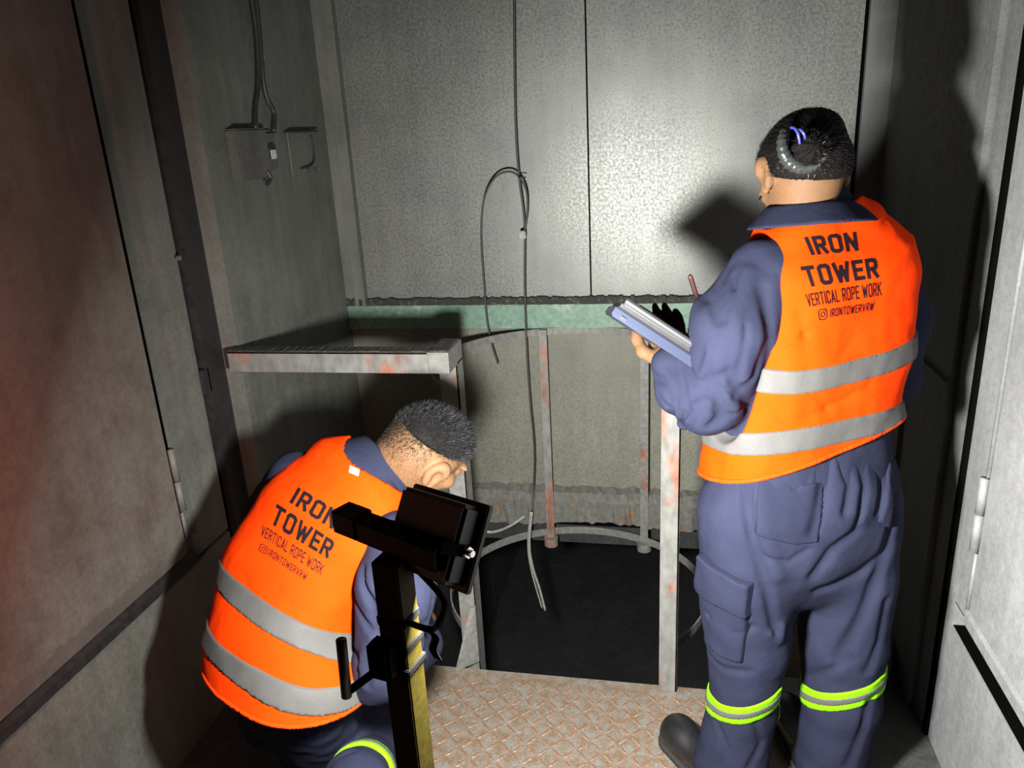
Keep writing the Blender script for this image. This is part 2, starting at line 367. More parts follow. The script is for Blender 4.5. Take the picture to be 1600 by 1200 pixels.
# back wall
struct('wall_back', MB().box(-1.245, -.288, 2.8, 2.86, 1.012, ZT).box(-.282, .584, 2.8, 2.86, 1.012, ZT), M['back'])
struct('trim_4', MB().box(-1.245, .70, 2.812, 2.87, .05, ZT), M['gap'])
struct('wall_back_lower', MB().box(-1.245, .675, 2.803, 2.86, .18, .89), M['back_low'])
struct('trim_5', MB().box(-1.245, -1.205, 2.785, 2.80, .99, ZT).box(-1.205, -1.165, 2.775, 2.80, .99, ZT).box(-1.168, -1.160, 2.765, 2.80, .99, ZT), M['leftfar'])
struct('trim_6', MB().box(.598, .68, 2.79, 2.86, .99, ZT), M['rightfar'])
mb = MB()
xs = np.linspace(-1.245, .675, 140)
for i in range(len(xs)-1):   # grimy lip above the beam
    a, b = .012+.006*rng.random(), .010+.008*rng.random(); mb.box(xs[i], xs[i+1], 2.79-a, 2.81, .988, 1.0+b)
struct('trim_7', mb, M['crud'])
beam = MB().box(-1.245, .675, 2.783, 2.80, .893, .988).build('cross_beam', M['green'], bev=.002)
meta(beam, 'long flat steel beam painted faded green across the back wall', 'beam')
mb = MB(); xs = np.linspace(-1.245, .675, 120); V = []; Fc = []
for i, x in enumerate(xs):
    arch = .020*max(0, 1-((x+.28)/.24)**2); j = .004*rng.standard_normal(5)
    V += [(x, 2.80, .235+j[0]), (x, 2.765+j[1], .222+j[2]), (x, 2.745+j[3], .19), (x, 2.742+j[1], .085+arch+j[4]*.7), (x, 2.80, .075+arch)]
for i in range(len(xs)-1):
    for k in range(5): Fc.append((i*5+k, (i+1)*5+k, (i+1)*5+(k+1) % 5, i*5+(k+1) % 5))
lg = MB().add(V, Fc).build('steel_lintel', M['ledge'])
meta(lg, 'thick grimy steel ledge with rust patches at the foot of the back wall', 'ledge')
# right side
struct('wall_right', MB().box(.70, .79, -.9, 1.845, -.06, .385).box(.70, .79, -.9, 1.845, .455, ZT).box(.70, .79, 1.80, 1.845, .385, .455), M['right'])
struct('trim_8', MB().box(.735, .80, -.9, 1.90, -.06, ZT).box(.72, .80, 1.845, 1.872, -.06, ZT), M['gap'])
struct('trim_16', MB().box(.703, .76, -.9, 1.80, .38, .3865).box(.7005, .76, -.9, 1.80, .451, .4548), M['gap'])  # black sheets on the slot faces, painted stand-in for its deep shade
struct('trim_9', MB().add([(.70, -.9, .458), (.685, -.9, .462), (.683, -.9, .492), (.70, -.9, .505), (.70, 1.70, .458), (.685, 1.70, .462), (.683, 1.70, .492), (.70, 1.70, .505)],
     [(3, 2, 1, 0), (4, 5, 6, 7), (1, 5, 4, 0), (2, 6, 5, 1), (3, 7, 6, 2), (0, 4, 7, 3)]), M['right'])
d2 = struct('door_2', MB().box(.682, .701, -.9, 1.672, .512, ZT-.02), M['right']); ORG[d2.name] = np.array(d2.location)
MB().tube([(.684, 1.685, .51), (.684, 1.685, .655)], .005, 8).tube([(.684, 1.685, .845), (.684, 1.685, 2.6)], .0055, 8).build('weld_bead', M['right'], d2, smooth=True)
for z0, z1 in ((.66, .75), (.755, .84)):
    MB().tube([(.680, 1.69, z0), (.680, 1.69, z1)], .011, 12).build('hinge_knuckle', M['right'], d2, smooth=True)
struct('trim_17', MB().box(.6925, .76, 1.846, 1.8705, -.06, ZT), M['gap'])
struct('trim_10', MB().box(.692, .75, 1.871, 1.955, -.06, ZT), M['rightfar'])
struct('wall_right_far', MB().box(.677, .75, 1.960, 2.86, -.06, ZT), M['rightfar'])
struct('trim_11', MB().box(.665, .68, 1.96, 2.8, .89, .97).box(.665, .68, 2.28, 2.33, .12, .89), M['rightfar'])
struct('trim_12', MB().box(.36, .655, 2.06, 2.16, -.02, .10), M['curb'])
# pit under the ladder hatch
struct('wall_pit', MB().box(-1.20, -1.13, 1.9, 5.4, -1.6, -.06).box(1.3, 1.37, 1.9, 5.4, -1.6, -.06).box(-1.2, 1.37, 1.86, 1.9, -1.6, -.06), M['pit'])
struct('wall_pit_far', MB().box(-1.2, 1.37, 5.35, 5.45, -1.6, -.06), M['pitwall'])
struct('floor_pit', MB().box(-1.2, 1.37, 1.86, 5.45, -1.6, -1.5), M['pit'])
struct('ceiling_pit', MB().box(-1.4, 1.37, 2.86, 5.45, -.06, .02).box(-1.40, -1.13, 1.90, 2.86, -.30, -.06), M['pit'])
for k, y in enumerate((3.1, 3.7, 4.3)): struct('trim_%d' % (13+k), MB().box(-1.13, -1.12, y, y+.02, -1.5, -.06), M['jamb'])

# tread plate
tp = empty('tread_plate', (-.2, 1.2, 0), 'rusty diamond tread steel floor plate at the edge of the open hatch', 'floor plate')
MB().box(-.80, .335, .35, 1.95, -.012, .0).build('plate_sheet', M['plate'], tp, bev=.001)
mb = MB(); pt = .0355
for i in range(int(1.10/pt)):
    for j in range(int(1.58/pt)):
        cx = -.785+i*pt+rng.normal(0, .0006); cy = .365+j*pt; s = 1 if (i+j) % 2 else -1
        a = math.radians(48*s); d = np.array([math.cos(a), math.sin(a)]); e = np.array([-d[1], d[0]]); L, w, h = .0205, .0048, .0022
        pts = [(-L, 0, 0), (-L*.45, -w, 0), (L*.45, -w, 0), (L, 0, 0), (L*.45, w, 0), (-L*.45, w, 0), (-L*.55, 0, h), (L*.55, 0, h)]
        v = [(cx+d[0]*p[0]+e[0]*p[1], cy+d[1]*p[0]+e[1]*p[1], p[2]) for p in pts]
        mb.add(v, [(0, 1, 6), (1, 2, 7, 6), (2, 3, 7), (3, 4, 7), (4, 5, 6, 7), (5, 0, 6)])
mb.build('raised_treads', M['tread'], tp)

# guard rail and right ladder post
gr = empty('guard_rail', (-.615, 2.03, 0), 'grey angle-iron guard rail with red primer showing, fixed to left wall', 'guard rail')
mb = MB().box(-1.245, -.645, 1.92, 1.926, .992, 1.052).box(-1.245, -.645, 1.92, 1.975, 1.046, 1.052)
mb.build('top_rail', M['primer'], gr, bev=.001)
MB().box(-.645, -.585, 1.92, 2.06, .992, 1.052).build('corner_arm', M['primer_grey'], gr, bev=.002)
mb = MB(); 
for i in range(90):
    x = -1.24+i*.0072; mb.box(x, x+.0075, 1.925, 1.972, 1.05, 1.053+.002*rng.random())
mb.box(-.642, -.59, 1.93, 2.055, 1.05, 1.055)
mb.build('dust_crust', M['dust'], gr)
MB().box(-.640, -.585, 2.0, 2.006, -.5, 1.0).box(-.591, -.585, 2.0, 2.06, -.5, 1.0).build('post', M['primer_grey'], gr, bev=.001)
MB().add([(-.60, 1.985, .20), (-.585, 1.985, .20), (-.585, 1.985, 0), (-.650, 1.93, 0), (-.60, 1.998, .20), (-.585, 1.998, .20), (-.585, 1.998, 0), (-.650, 1.945, 0)],
    [(3, 2, 1, 0), (4, 5, 6, 7), (0, 1, 5, 4), (1, 2, 6, 5), (2, 3, 7, 6), (3, 0, 4, 7)]).build('foot_gusset', M['primer_grey'], gr)
rp = MB().box(-.018, .034, 1.925, 1.931, -.0, 1.01).box(.028, .034, 1.925, 1.97, 0, 1.01).build('ladder_post', M['primer'], bev=.001)
meta(rp, 'upright grey flat-iron post with worn red primer at right edge of hatch', 'post')
sp_ = MB().box(.215, .26, 1.9, 1.93, 0, .30).box(.222, .226, 1.893, 1.93, 0, .30).build('stub_post', M['primer_grey'], bev=.001)
meta(sp_, 'short grey steel upright seen between the legs of the standing worker', 'post')

# ladder cage
lc = empty('ladder_cage', (-.315, 2.37, 0), 'grey ladder safety cage of round hoops and flat straps behind the hatch', 'ladder cage')
cc = np.array([-.315, 2.37])
def arc(z, a0, a1, r=.45, n=48): return [(cc[0]+r*math.cos(t), cc[1]+r*.93*math.sin(t), z) for t in np.linspace(a0, a1, n)]
for z in (.885, .04):
    MB().strip(arc(z, math.radians(-42), math.radians(222)), (0, 0, 1), .026 if z > .5 else .03, (cc[0], cc[1], z), .005).build('hoop', M['primer_grey'], lc, smooth=False)
for x, w in ((-.462, .03), (-.088, .03)):
    MB().box(x-w/2, x+w/2, 2.735, 2.741, .0, .90).tube([(x, 2.738, -.005), (x, 2.738, .03)], .028, 14).build('strap', M['primer'] if x < -.3 else M['primer_grey'], lc)
thin = MB().tube(spline([at(745, 822, 1, 2.62), at(762, 831, 1, 2.60), at(780, 829, 1, 2.64), at(800, 820, 1, 2.70), at(820, 806, 1, 2.74)], 8), .006, 8).build('bent_rod', M['greycable'], smooth=True)
meta(thin, 'thin bent grey rod beside the lower cage hoop near the lamp', 'rod')

# hanging cable
hc = empty('hanging_cable', tuple(P(803, -60, 2.72)), 'thin dark cable hanging down the back wall with a tied loop', 'cable')
def pxl(l, y): return [P(a, b, y if len(q) == 0 else q[0]) for a, b, *q in l]
MB().tube(spline(pxl([(803, -60), (804, 90), (806, 200), (811, 275), (818, 330), (820, 370), (820, 450), (823, 540), (828, 620), (835, 700), (834, 760), (831, 800, 2.70)], 2.74)), .0042, 8).build('main_cable', M['cable'], hc, smooth=True)
MB().tube(spline(pxl([(831, 800), (827, 850), (832, 885), (843, 920), (852, 954)], 2.66)), .0052, 8).build('cable_tail', M['greycable'], hc, smooth=True)
MB().tube(spline(pxl([(829, 800), (825, 850), (829, 885), (838, 920), (847, 950)], 2.67)), .0035, 8).build('cable_tail', M['greycable'], hc, smooth=True)
MB().tube(spline(pxl([(819, 365), (824, 330), (822, 297), (810, 275), (794, 268), (775, 276), (760, 300), (753, 335), (752, 380), (756, 440), (761, 500), (769, 540), (778, 568)], 2.73)), .0036, 8).build('cable_loop', M['cable'], hc, smooth=True)
MB().obox(P(817, 367, 2.725), (1, 0, 0), (0, 1, 0), (0, 0, 1), .011, .007, .014, bev=.003).build('cable_clip', M['greycable'], hc)
MB().tube(pxl([(809, 276), (822, 277)], 2.72), .002, 6).build('cable_tie', M['black'], hc)

# boxes on the far left wall
jb = empty('junction_box', (-1.245, 2.2, 1.49), 'dusty grey metal junction box on left wall under two cables', 'junction box')
MB().obox((-1.226, 2.18, 1.585), (1, 0, 0), (0, 1, 0), (0, 0, 1), .021, .085, .072, bev=.005).build('box_body', M['junction'], jb)
MB().obox((-1.235, 2.31, 1.59), (1, 0, 0), (0, 1, 0), (0, 0, 1), .012, .045, .062, bev=.01).build('switch_cover', M['junction'], jb)
MB().tube([(-1.226, 2.315, 1.59), (-1.219, 2.315, 1.59)], [.026, .024], 20).build('switch_bezel', M['jamb'], jb)
MB().box(-1.219, -1.216, 2.30, 2.33, 1.565, 1.592).build('sticker', M['white'], jb)
MB().tube(spline([(-1.205, 2.235, 1.53), (-1.20, 2.24, 1.51), (-1.205, 2.22, 1.495)], 6), .007, 8).build('cable_stub', M['cable'], jb)
bo = empty('wall_bracket', (-1.245, 2.55, 1.50), 'small grey wall plate with curved edge right of junction box', 'wall plate')
MB().box(-1.245, -1.240, 2.47, 2.66, 1.50, 1.645).build('plate', M['leftfar'], bo, bev=.002)
MB().box(-1.245, -1.215, 2.45, 2.655, 1.640, 1.646).build('top_lip', M['jamb'], bo)
MB().tube(spline([(-1.238, 2.64, 1.63), (-1.238, 2.645, 1.57), (-1.238, 2.62, 1.535), (-1.238, 2.53, 1.525)], 8), .0045, 8).build('wire', M['jamb'], bo, smooth=True)
MB().box(-1.239, -1.236, 2.56, 2.60, 1.505, 1.522).box(-1.239, -1.236, 2.62, 2.65, 1.507, 1.520).build('sticker', M['junction'], bo)
for i, (path, lab) in enumerate((([(-1.23, 2.33, 2.2), (-1.23, 2.34, 1.95), (-1.23, 2.31, 1.80), (-1.225, 2.26, 1.72), (-1.215, 2.22, 1.655)], 'dark cable running down left wall into junction box, the left of two'),
        ([(-1.228, 2.38, 2.2), (-1.23, 2.36, 1.95), (-1.23, 2.34, 1.80), (-1.23, 2.35, 1.74), (-1.225, 2.37, 1.70), (-1.22, 2.34, 1.645)], 'dark cable down left wall bending out to the switch, the right of two'))):
    meta(MB().tube(spline(path), .008, 8).build('wall_cable', M['cable'], smooth=True), lab, 'cable')
meta(MB().box(-1.245, -1.243, 2.38, 2.392, 1.86, 1.885).build('wall_label', M['white']), 'tiny pale sticker on left wall above the wall plate', 'sticker')

# ------------------------------------------------------------------ work light on its yellow stand
zb = 1.215; bA = at(540, 812, 2, zb); bB = at(685, 868, 2, zb); bd = nrm(bB-bA); bn = np.array([-bd[1], bd[0], 0.]); up = np.array([0, 0, 1.])
if bn[1] < 0: bn = -bn
pc = at(609, 848, 2, zb); 
ws = empty('light_stand', (pc[0], pc[1], 0), 'yellow square-tube stand with crossbar holding the work light', 'stand')
hw, tw = .0120, .0019
mb = MB(); bc = (bA+bB)/2; bl = np.linalg.norm(bB-bA)/2+.006
for s in (-1, 1):
    mb.obox(bc+up*s*(hw-tw/2), bd, bn, up, bl, hw, tw/2); mb.obox(bc+bn*s*(hw-tw/2), bd, bn, up, bl, tw/2, hw)
mb.build('crossbar', M['yellow'], ws)
MB().obox(bA+bd*.012+up*.002, bd, bn, up, .019, hw+.002, hw+.002, bev=.002).build('crossbar_end', M['yellow'], ws)
ya = math.radians(-12); px_ = np.array([math.cos(ya), math.sin(ya), 0]); py_ = np.array([-math.sin(ya), math.cos(ya), 0])
MB().obox((pc[0], pc[1], (zb-hw)/2), px_, py_, up, .0160, .0160, (zb-hw)/2-.005, bev=.0015).build('upright', M['yellow'], ws)
for s in (-1, 1):
    MB().obox((pc[0], pc[1], .0235), nrm(px_+py_*s), nrm(-px_*s+py_), up, .20, .018, .019, bev=.002).build('foot', M['yellow'], ws)
def onpost(px, py): return at(px, py, 1, pc[1]-.015)
zt = onpost(640, 976)[2]; zc = onpost(640, 1028)[2]
MB().obox((pc[0], pc[1], zt), px_, py_, up, .0178, .0178, .007, bev=.003).build('tape_wrap', M['tape'], ws)
mb = MB()
for dz in (-.017, .012): mb.obox((pc[0], pc[1], zc+dz), px_, py_, up, .0185, .0185, .0040, bev=.001)
mb.obox((pc[0]-.015, pc[1]-.02, zc), px_, py_, up, .014, .012, .022, bev=.004)
mb.build('clamp_collar', M['dark_metal'], ws)
q0 = np.array([pc[0]-.012, pc[1]-.02, zc-.006]); q1 = P(541, 1083, pc[1]-.05)
MB().tube([q0, q1], .0045, 10).build('side_rod', M['dark_metal'], ws, smooth=True)
q2 = P(533, 1000, pc[1]-.05)
MB().tube([q1+np.array([0, 0, -.004]), q2], .0058, 12).build('peg', M['black'], ws, smooth=True)
tail = [onpost(658, 975)+np.array([.012, -.01, 0]), onpost(668, 985)+np.array([.012, -.01, 0]), onpost(664, 1003)+np.array([.012, -.01, 0]), onpost(672, 1018)+np.array([.012, -.01, 0])]
MB().strip(spline(tail, 4), nrm(px_), .009, (pc[0], pc[1]+1, zt), .001).build('tape_tail', M['tape'], ws)

wl = empty('work_light', tuple(CAM+ray(689, 838)*.84), 'small black floodlight mounted on the yellow stand, seen from behind', 'work light')
La, Lt, Lr = math.radians(32), math.radians(31), math.radians(-4)
Rv = np.array([math.cos(La), -math.sin(La), 0]); LF = np.array([math.sin(La)*math.cos(Lt), math.cos(La)*math.cos(Lt), -math.sin(Lt)])
Dv = np.array([-math.sin(La)*math.sin(Lt), -math.cos(La)*math.sin(Lt), -math.cos(Lt)])
LR = Rv*math.cos(Lr)+Dv*math.sin(Lr); LU = -(-Rv*math.sin(Lr)+Dv*math.cos(Lr))
L0 = CAM+ray(689, 838)*.84; W2, H2 = .0585, .046
MB().obox(L0, LR, LF, LU, W2, .004, H2, bev=.0015).build('bezel', M['black'], wl)
MB().obox(L0-LF*.016, LR, LF, LU, W2-.009, .0125, H2-.005, bev=.004).build('housing', M['black'], wl)
MB().obox(L0+LF*.0045, LR, LF, LU, W2-.008, .0008, H2-.008).build('led_glass', M['led'], wl)
side = L0+LR*(W2-.006)-LF*.014-LU*.004
mb = MB()
for s in (1, -1):
    sd = L0+LR*s*(W2-.007)-LF*.014-LU*.004
    mb.obox(sd-LF*.014+LR*s*.001, LF, LR, LU, .023, .0013, .006)
mb.obox(L0-LF*.037-LU*.004, LR, LF, LU, W2-.005, .0013, .006)
mb.build('bracket', M['dark_metal'], wl)
MB().tube([side-LF*.004, side-LF*.004+LR*.008], .0062, 6).tube([side-LF*.004+LR*.008, side-LF*.004+LR*.013], .0035, 10).build('bolt', M['chrome'], wl)
MB().tube([bB-bd*.03-up*.0, L0-LF*.038-LU*.004], .006, 10).build('mount_pin', M['dark_metal'], wl)
cord = [L0-LF*.024-LU*(H2-.010), CAM+ray(692, 935)*.835, CAM+ray(691, 962)*.825, CAM+ray(681, 980)*.82, CAM+ray(668, 983)*.815, np.array([pc[0]+.016, pc[1]-.012, zt])]
MB().tube(spline(cord, 6), .0034, 10).build('power_cord', M['cord'], wl, smooth=True)

# ================================================================== PEOPLE
def cw(v): return nrm(R@np.array(v, float))     # direction given along right / down / away of the view, as a world direction
def head_sdf(Q, c, Fw, Uw, Lw, s=1.0, nose=1.0):
    q = (Q-np.array(c, f32))/s; q = np.stack([q@np.array(Lw, f32), q@np.array(Fw, f32), q@np.array(Uw, f32)], 1)
    d = ell(q, (0, -.008, .028), (.074, .094, .078))
    d = smin(d, ell(q, (0, -.03, -.015), (.062, .062, .06)), .03)
    d = smin(d, ell(q, (0, .030, -.045), (.055, .058, .058)), .03)
    d = smin(d, ell(q, (0, .062, -.085), (.026, .022, .018)), .025)
    d = smin(d, chain(q, [(0, .086, .018), (0, .106*nose, -.018)], [.007, .012]), .010)
    for sx in (-1, 1):
        d = smin(d, ell(q, (sx*.013, .094, -.021), (.009, .010, .007)), .006)
        d = smin(d, ell(q, (sx*.033, .080, .022), (.024, .012, .007)), .012)
        d = smax(d, -ell(q, (sx*.031, .094, .003), (.016, .012, .010)), .010)
        d = smin(d, ell(q, (sx*.031, .079, .003), (.0125, .0125, .0115)), .003)
        d = smin(d, ell(q, (sx*.045, .062, -.022), (.018, .018, .016)), .02)
    d = smin(d, ell(q, (0, .089, -.050), (.024, .009, .0045)), .006); d = smin(d, ell(q, (0, .087, -.060), (.020, .009, .006)), .006)
    for sx in (-1, 1):
        e = q*np.array([sx, 1, 1], f32); n = nrm((1, -.45, 0)); t = nrm((.45, 1, 0)); u = nrm((0, -.18, 1)); o = np.array((.080, -.012, .002))
        w = np.stack([(e-o.astype(f32))@n.astype(f32), (e-o.astype(f32))@t.astype(f32), (e-o.astype(f32))@u.astype(f32)], 1)
        k = ell(w, (0, 0, 0), (.007, .0185, .031))
        rim = [(.004+.002*math.cos(a), -.0165*math.cos(a)*(1.05 if math.sin(a) > 0 else .85), .029*math.sin(a)) for a in np.linspace(-.9, math.pi*.98, 12)]
        k = smin(k, chain(w, rim, [.0042]*12), .003)
        k = smax(k, -ell(w, (.010, .004, -.001), (.008, .009, .015)), .004)
        k = smin(k, ell(w, (.001, .002, -.028), (.0055, .008, .008)), .004)
        d = smin(d, k, .005)
    return d*s
def hand_sdf(Q, w, d, n, side, curl, r=.0082):
    d = nrm(d); n = np.array(n, float); n = nrm(n-d*(n@d)); s = np.cross(d, n)*side; w = np.array(w, float)
    k = chain(Q, [w, w+d*.035, w+d*.080], [(.024, .017), (.034, .015), (.040, .013)], lat=s)
    for i, (o, L) in enumerate(((-.030, .85), (-.010, 1.), (.011, .95), (.031, .75))):
        p = w+d*(.085-.006*abs(i-1.3))+s*o; a = 0; pts = [p-d*.015, p]
        for j, l in enumerate((.042, .026, .021)):
            a += curl[i] if hasattr(curl, '__len__') else curl
            p = p+(d*math.cos(a)+n*math.sin(a))*l*L; pts.append(p)
        k = smin(k, chain(Q, pts, [r*1.1, r*1.12, r, r*.95, r*.8]), .003)
    p = w+d*.025-s*.026; pts = [p]
    for l, dd in ((.038, nrm(d*.7-s*.7+n*.35)), (.032, nrm(d*.9-s*.25+n*.55)), (.026, nrm(d*.9+s*.1+n*.7))):
        p = p+dd*l; pts.append(p)
    return smin(k, chain(Q, pts, [.0125, .0115, .0095, .0085]), .008)
def in_poly(u, v, poly):
    """signed distance (negative inside) to a convex or simple polygon in 2D"""
    n = len(poly); d = np.full(u.shape, 1e9); s = np.ones(u.shape)
    for i in range(n):
        ax, ay = poly[i]; bx, by = poly[i-1]; ex, ey = bx-ax, by-ay; wx, wy = u-ax, v-ay
        h = np.clip((wx*ex+wy*ey)/(ex*ex+ey*ey), 0, 1); qx, qy = wx-ex*h, wy-ey*h; d = np.minimum(d, qx*qx+qy*qy)
        c1 = v >= ay; c2 = v < by; c3 = ex*wy > ey*wx
        s = np.where((c1 & c2 & c3) | (~c1 & ~c2 & ~c3), -s, s)
    return s*np.sqrt(d)
def collar_sdf(Q, c, up, lat, rx, ry, flare, h, th):
    up = nrm(up); lat = nrm(np.array(lat)-up*(np.array(lat)@up)); fr = np.cross(up, lat); q = Q-np.array(c, f32)
    u, v, w = q@lat.astype(f32), q@fr.astype(f32), q@up.astype(f32)
    g = 1-flare*w/h; k = (np.sqrt((u/(rx*g))**2+(v/(ry*g))**2)-1)*min(rx, ry)
    return smax(np.abs(k)-th, np.abs(w)-h, .006)
def bb(pts, m): p = np.array(pts); return p.min(0)-m, p.max(0)+m

# ---- lettering: stroke letters mapped onto the back of a vest
_o = [(.14, 0), (.36, 0), (.46, .07), (.5, .16), (.5, .84), (.46, .93), (.36, 1), (.14, 1), (.04, .93), (0, .84), (0, .16), (.04, .07), (.14, 0)]
GL = {'I': (.0, [[(0, 0), (0, 1)]]), 'O': (.5, [_o]), 'T': (.5, [[(0, 1), (.5, 1)], [(.25, 0), (.25, 1)]]),
 'R': (.46, [[(0, 0), (0, 1), (.30, 1), (.41, .95), (.45, .86), (.45, .63), (.41, .53), (.30, .47), (0, .47)], [(.24, .47), (.46, 0)]]),
 'N': (.48, [[(0, 0), (0, 1), (.48, 0), (.48, 1)]]), 'W': (.72, [[(0, 1), (.18, 0), (.36, .8), (.54, 0), (.72, 1)]]),
 'E': (.40, [[(.42, 1), (0, 1), (0, 0), (.42, 0)], [(0, .51), (.36, .51)]]), 'V': (.5, [[(0, 1), (.25, 0), (.5, 1)]]),
 'C': (.46, [[(.46, .76), (.46, .86), (.42, .95), (.33, 1), (.13, 1), (.04, .95), (0, .86), (0, .14), (.04, .05), (.13, 0), (.33, 0), (.42, .05), (.46, .14), (.46, .24)]]),
 'A': (.5, [[(0, 0), (.25, 1), (.5, 0)], [(.09, .28), (.41, .28)]]), 'L': (.38, [[(0, 1), (0, 0), (.40, 0)]]),
 'P': (.44, [[(0, 0), (0, 1), (.30, 1), (.40, .95), (.44, .86), (.44, .60), (.40, .50), (.30, .45), (0, .45)]]),
 'K': (.46, [[(0, 0), (0, 1)], [(.46, 1), (.02, .42)], [(.16, .58), (.47, 0)]]), ' ': (.12, [])}
def layout(text, sw, gap=.16):
    x = sw/2; out = []
    for ch in text:
        w, st = GL[ch]; out += [[(x+a, b*(1-sw)+sw/2) for a, b in s] for s in st]; x += w+gap+sw
    W = x-gap-sw/2-0; return [[(a/W, b) for a, b in s] for s in out], W
def bil(quad, u, v):      # quad TL TR BR BL, v up
    TL, TR, BR, BL = [np.array(q, float) for q in quad]; t = TL+(TR-TL)*u; b = BL+(BR-BL)*u; return b+(t-b)*v
def print_text(name, tree, lines, mat, parent, icon=None):
    V, Fc = [], []
    def put_pt(px):
        r = ray(*px); h = tree.ray_cast(Vector(CAM), Vector(r), 5)
        return None if h[0] is None else np.array(h[0])-r*.0016
    def ribbon(pts, quad, hu, hv):
        for a, b in zip(pts[:-1], pts[1:]):
            A = np.array(a, float); B = np.array(b, float); d = np.array([(B[0]-A[0])/hu, (B[1]-A[1])/hv]); L = np.linalg.norm(d)
            if L < 1e-6: continue
            d /= L; nn = np.array([-d[1], d[0]]); ext = .5; A2 = A-np.array([d[0]*hu, d[1]*hv])*ext; B2 = B+np.array([d[0]*hu, d[1]*hv])*ext
            K = max(1, int(math.ceil(L/.9)))
            row = []
            for k in range(K+1):
                c = A2+(B2-A2)*k/K
                row.append([put_pt(bil(quad, *(c+s*np.array([nn[0]*hu, nn[1]*hv])*.5))) for s in (-1, 0, 1)])
            for k in range(K):
                for j in range(2):
                    q = [row[k][j], row[k+1][j], row[k+1][j+1], row[k][j+1]]
                    if any(x is None for x in q): continue
                    i = len(V); V.extend(q); Fc.append((i, i+1, i+2, i+3))
    for text, quad, sw, gap in lines:
        st, W = layout(text, sw, gap)
        for s in st: ribbon(s, quad, sw/W, sw)
    if icon:
        rr = [(.22, 0), (.78, 0), (.93, .07), (1, .22), (1, .78), (.93, .93), (.78, 1), (.22, 1), (.07, .93), (0, .78), (0, .22), (.07, .07), (.22, 0)]
        ribbon(rr, icon, .1, .1); ribbon([(.5+.24*math.cos(t), .5+.24*math.sin(t)) for t in np.linspace(0, 2*math.pi, 14)], icon, .09, .09)
        ribbon([(.76, .77), (.80, .77)], icon, .08, .08)
    return put(name, V, Fc, mat, parent)
def treeof(W, Q): return BVHTree.FromPolygons(W.tolist(), Q.tolist())
def blades(name, pts, dirs, length, width, mat, parent, bend=None, seg=2):
    V, Fc = [], []
    for i, (p, d) in enumerate(zip(pts, dirs)):
        L = length[i]; w = width*(.7+.6*rng.random()); s = nrm(np.cross(d, rng.standard_normal(3))); b = bend[i] if bend is not None else np.zeros(3)
        k = len(V)
        for j in range(seg+1):
            t = j/seg; c = p+d*L*t+b*L*t*t
            if j < seg: V += [c-s*w*(1-t*.6)/2, c+s*w*(1-t*.6)/2]
            else: V.append(c)
        for j in range(seg-1): Fc.append((k+2*j, k+2*j+1, k+2*j+3, k+2*j+2))
        Fc.append((k+2*seg-2, k+2*seg-1, k+2*seg))
    return put(name, V, Fc, mat, parent)

# ------------------------------------------------------------------ standing worker
Lw = nrm((.875, .484, 0)); Fw = nrm((-.484, .875, 0)); base = np.array([.28, 1.62, 0.])
T_c = [P(1266, 335, 1.60), P(1268, 394, 1.60), P(1288, 440, 1.61), P(1278, 540, 1.61), P(1252, 640, 1.61), P(1252, 735, 1.61)]
T_r = [(.075, .07), (.132, .078), (.165, .104), (.167, .110), (.177, .115), (.190, .120)]
def w_torso(Q): return chain(Q, T_c, T_r, lat=Lw, ex=3.0)
SL = [P(1192, 425, 1.53), P(1148, 515, 1.50), P(1120, 610, 1.50)]; FL = [P(1098, 628, 1.50), P(1066, 612, 1.51), P(1046, 568, 1.52)]
SR = [P(1376, 420, 1.70), P(1402, 500, 1.72), P(1385, 590, 1.74)]; FR = [P(1385, 590, 1.74), P(1230, 580, 1.86), P(1132, 538, 1.80)]
def w_sleeveL(Q):
    d = smin(chain(Q, SL, [.066, .086, .070]), chain(Q, FL, [.068, .052, .036]), .03)
    d = smin(d, chain(Q, [P(1085, 630, 1.54), P(1068, 662, 1.54)], [.045, .014]), .03)
    return d
def w_sleeveR(Q): return smin(chain(Q, SR, [.060, .066, .062]), chain(Q, FR, [.062, .055, .045]), .03)
def folds(Q, lst):
    o = 0
    for pts, amp, w in lst: o = o+amp*np.exp(-(segdist(Q, pts)/w)**2)
    return o
_raw = lambda Q: smin(smin(w_torso(Q), w_sleeveL(Q), .02), w_sleeveR(Q), .02)
def fl(f, px, amp, w):
    h = hits(f, px); return (h, amp, w) if len(h) > 1 else ([np.zeros(3), np.ones(3)*.01], 0, .01)
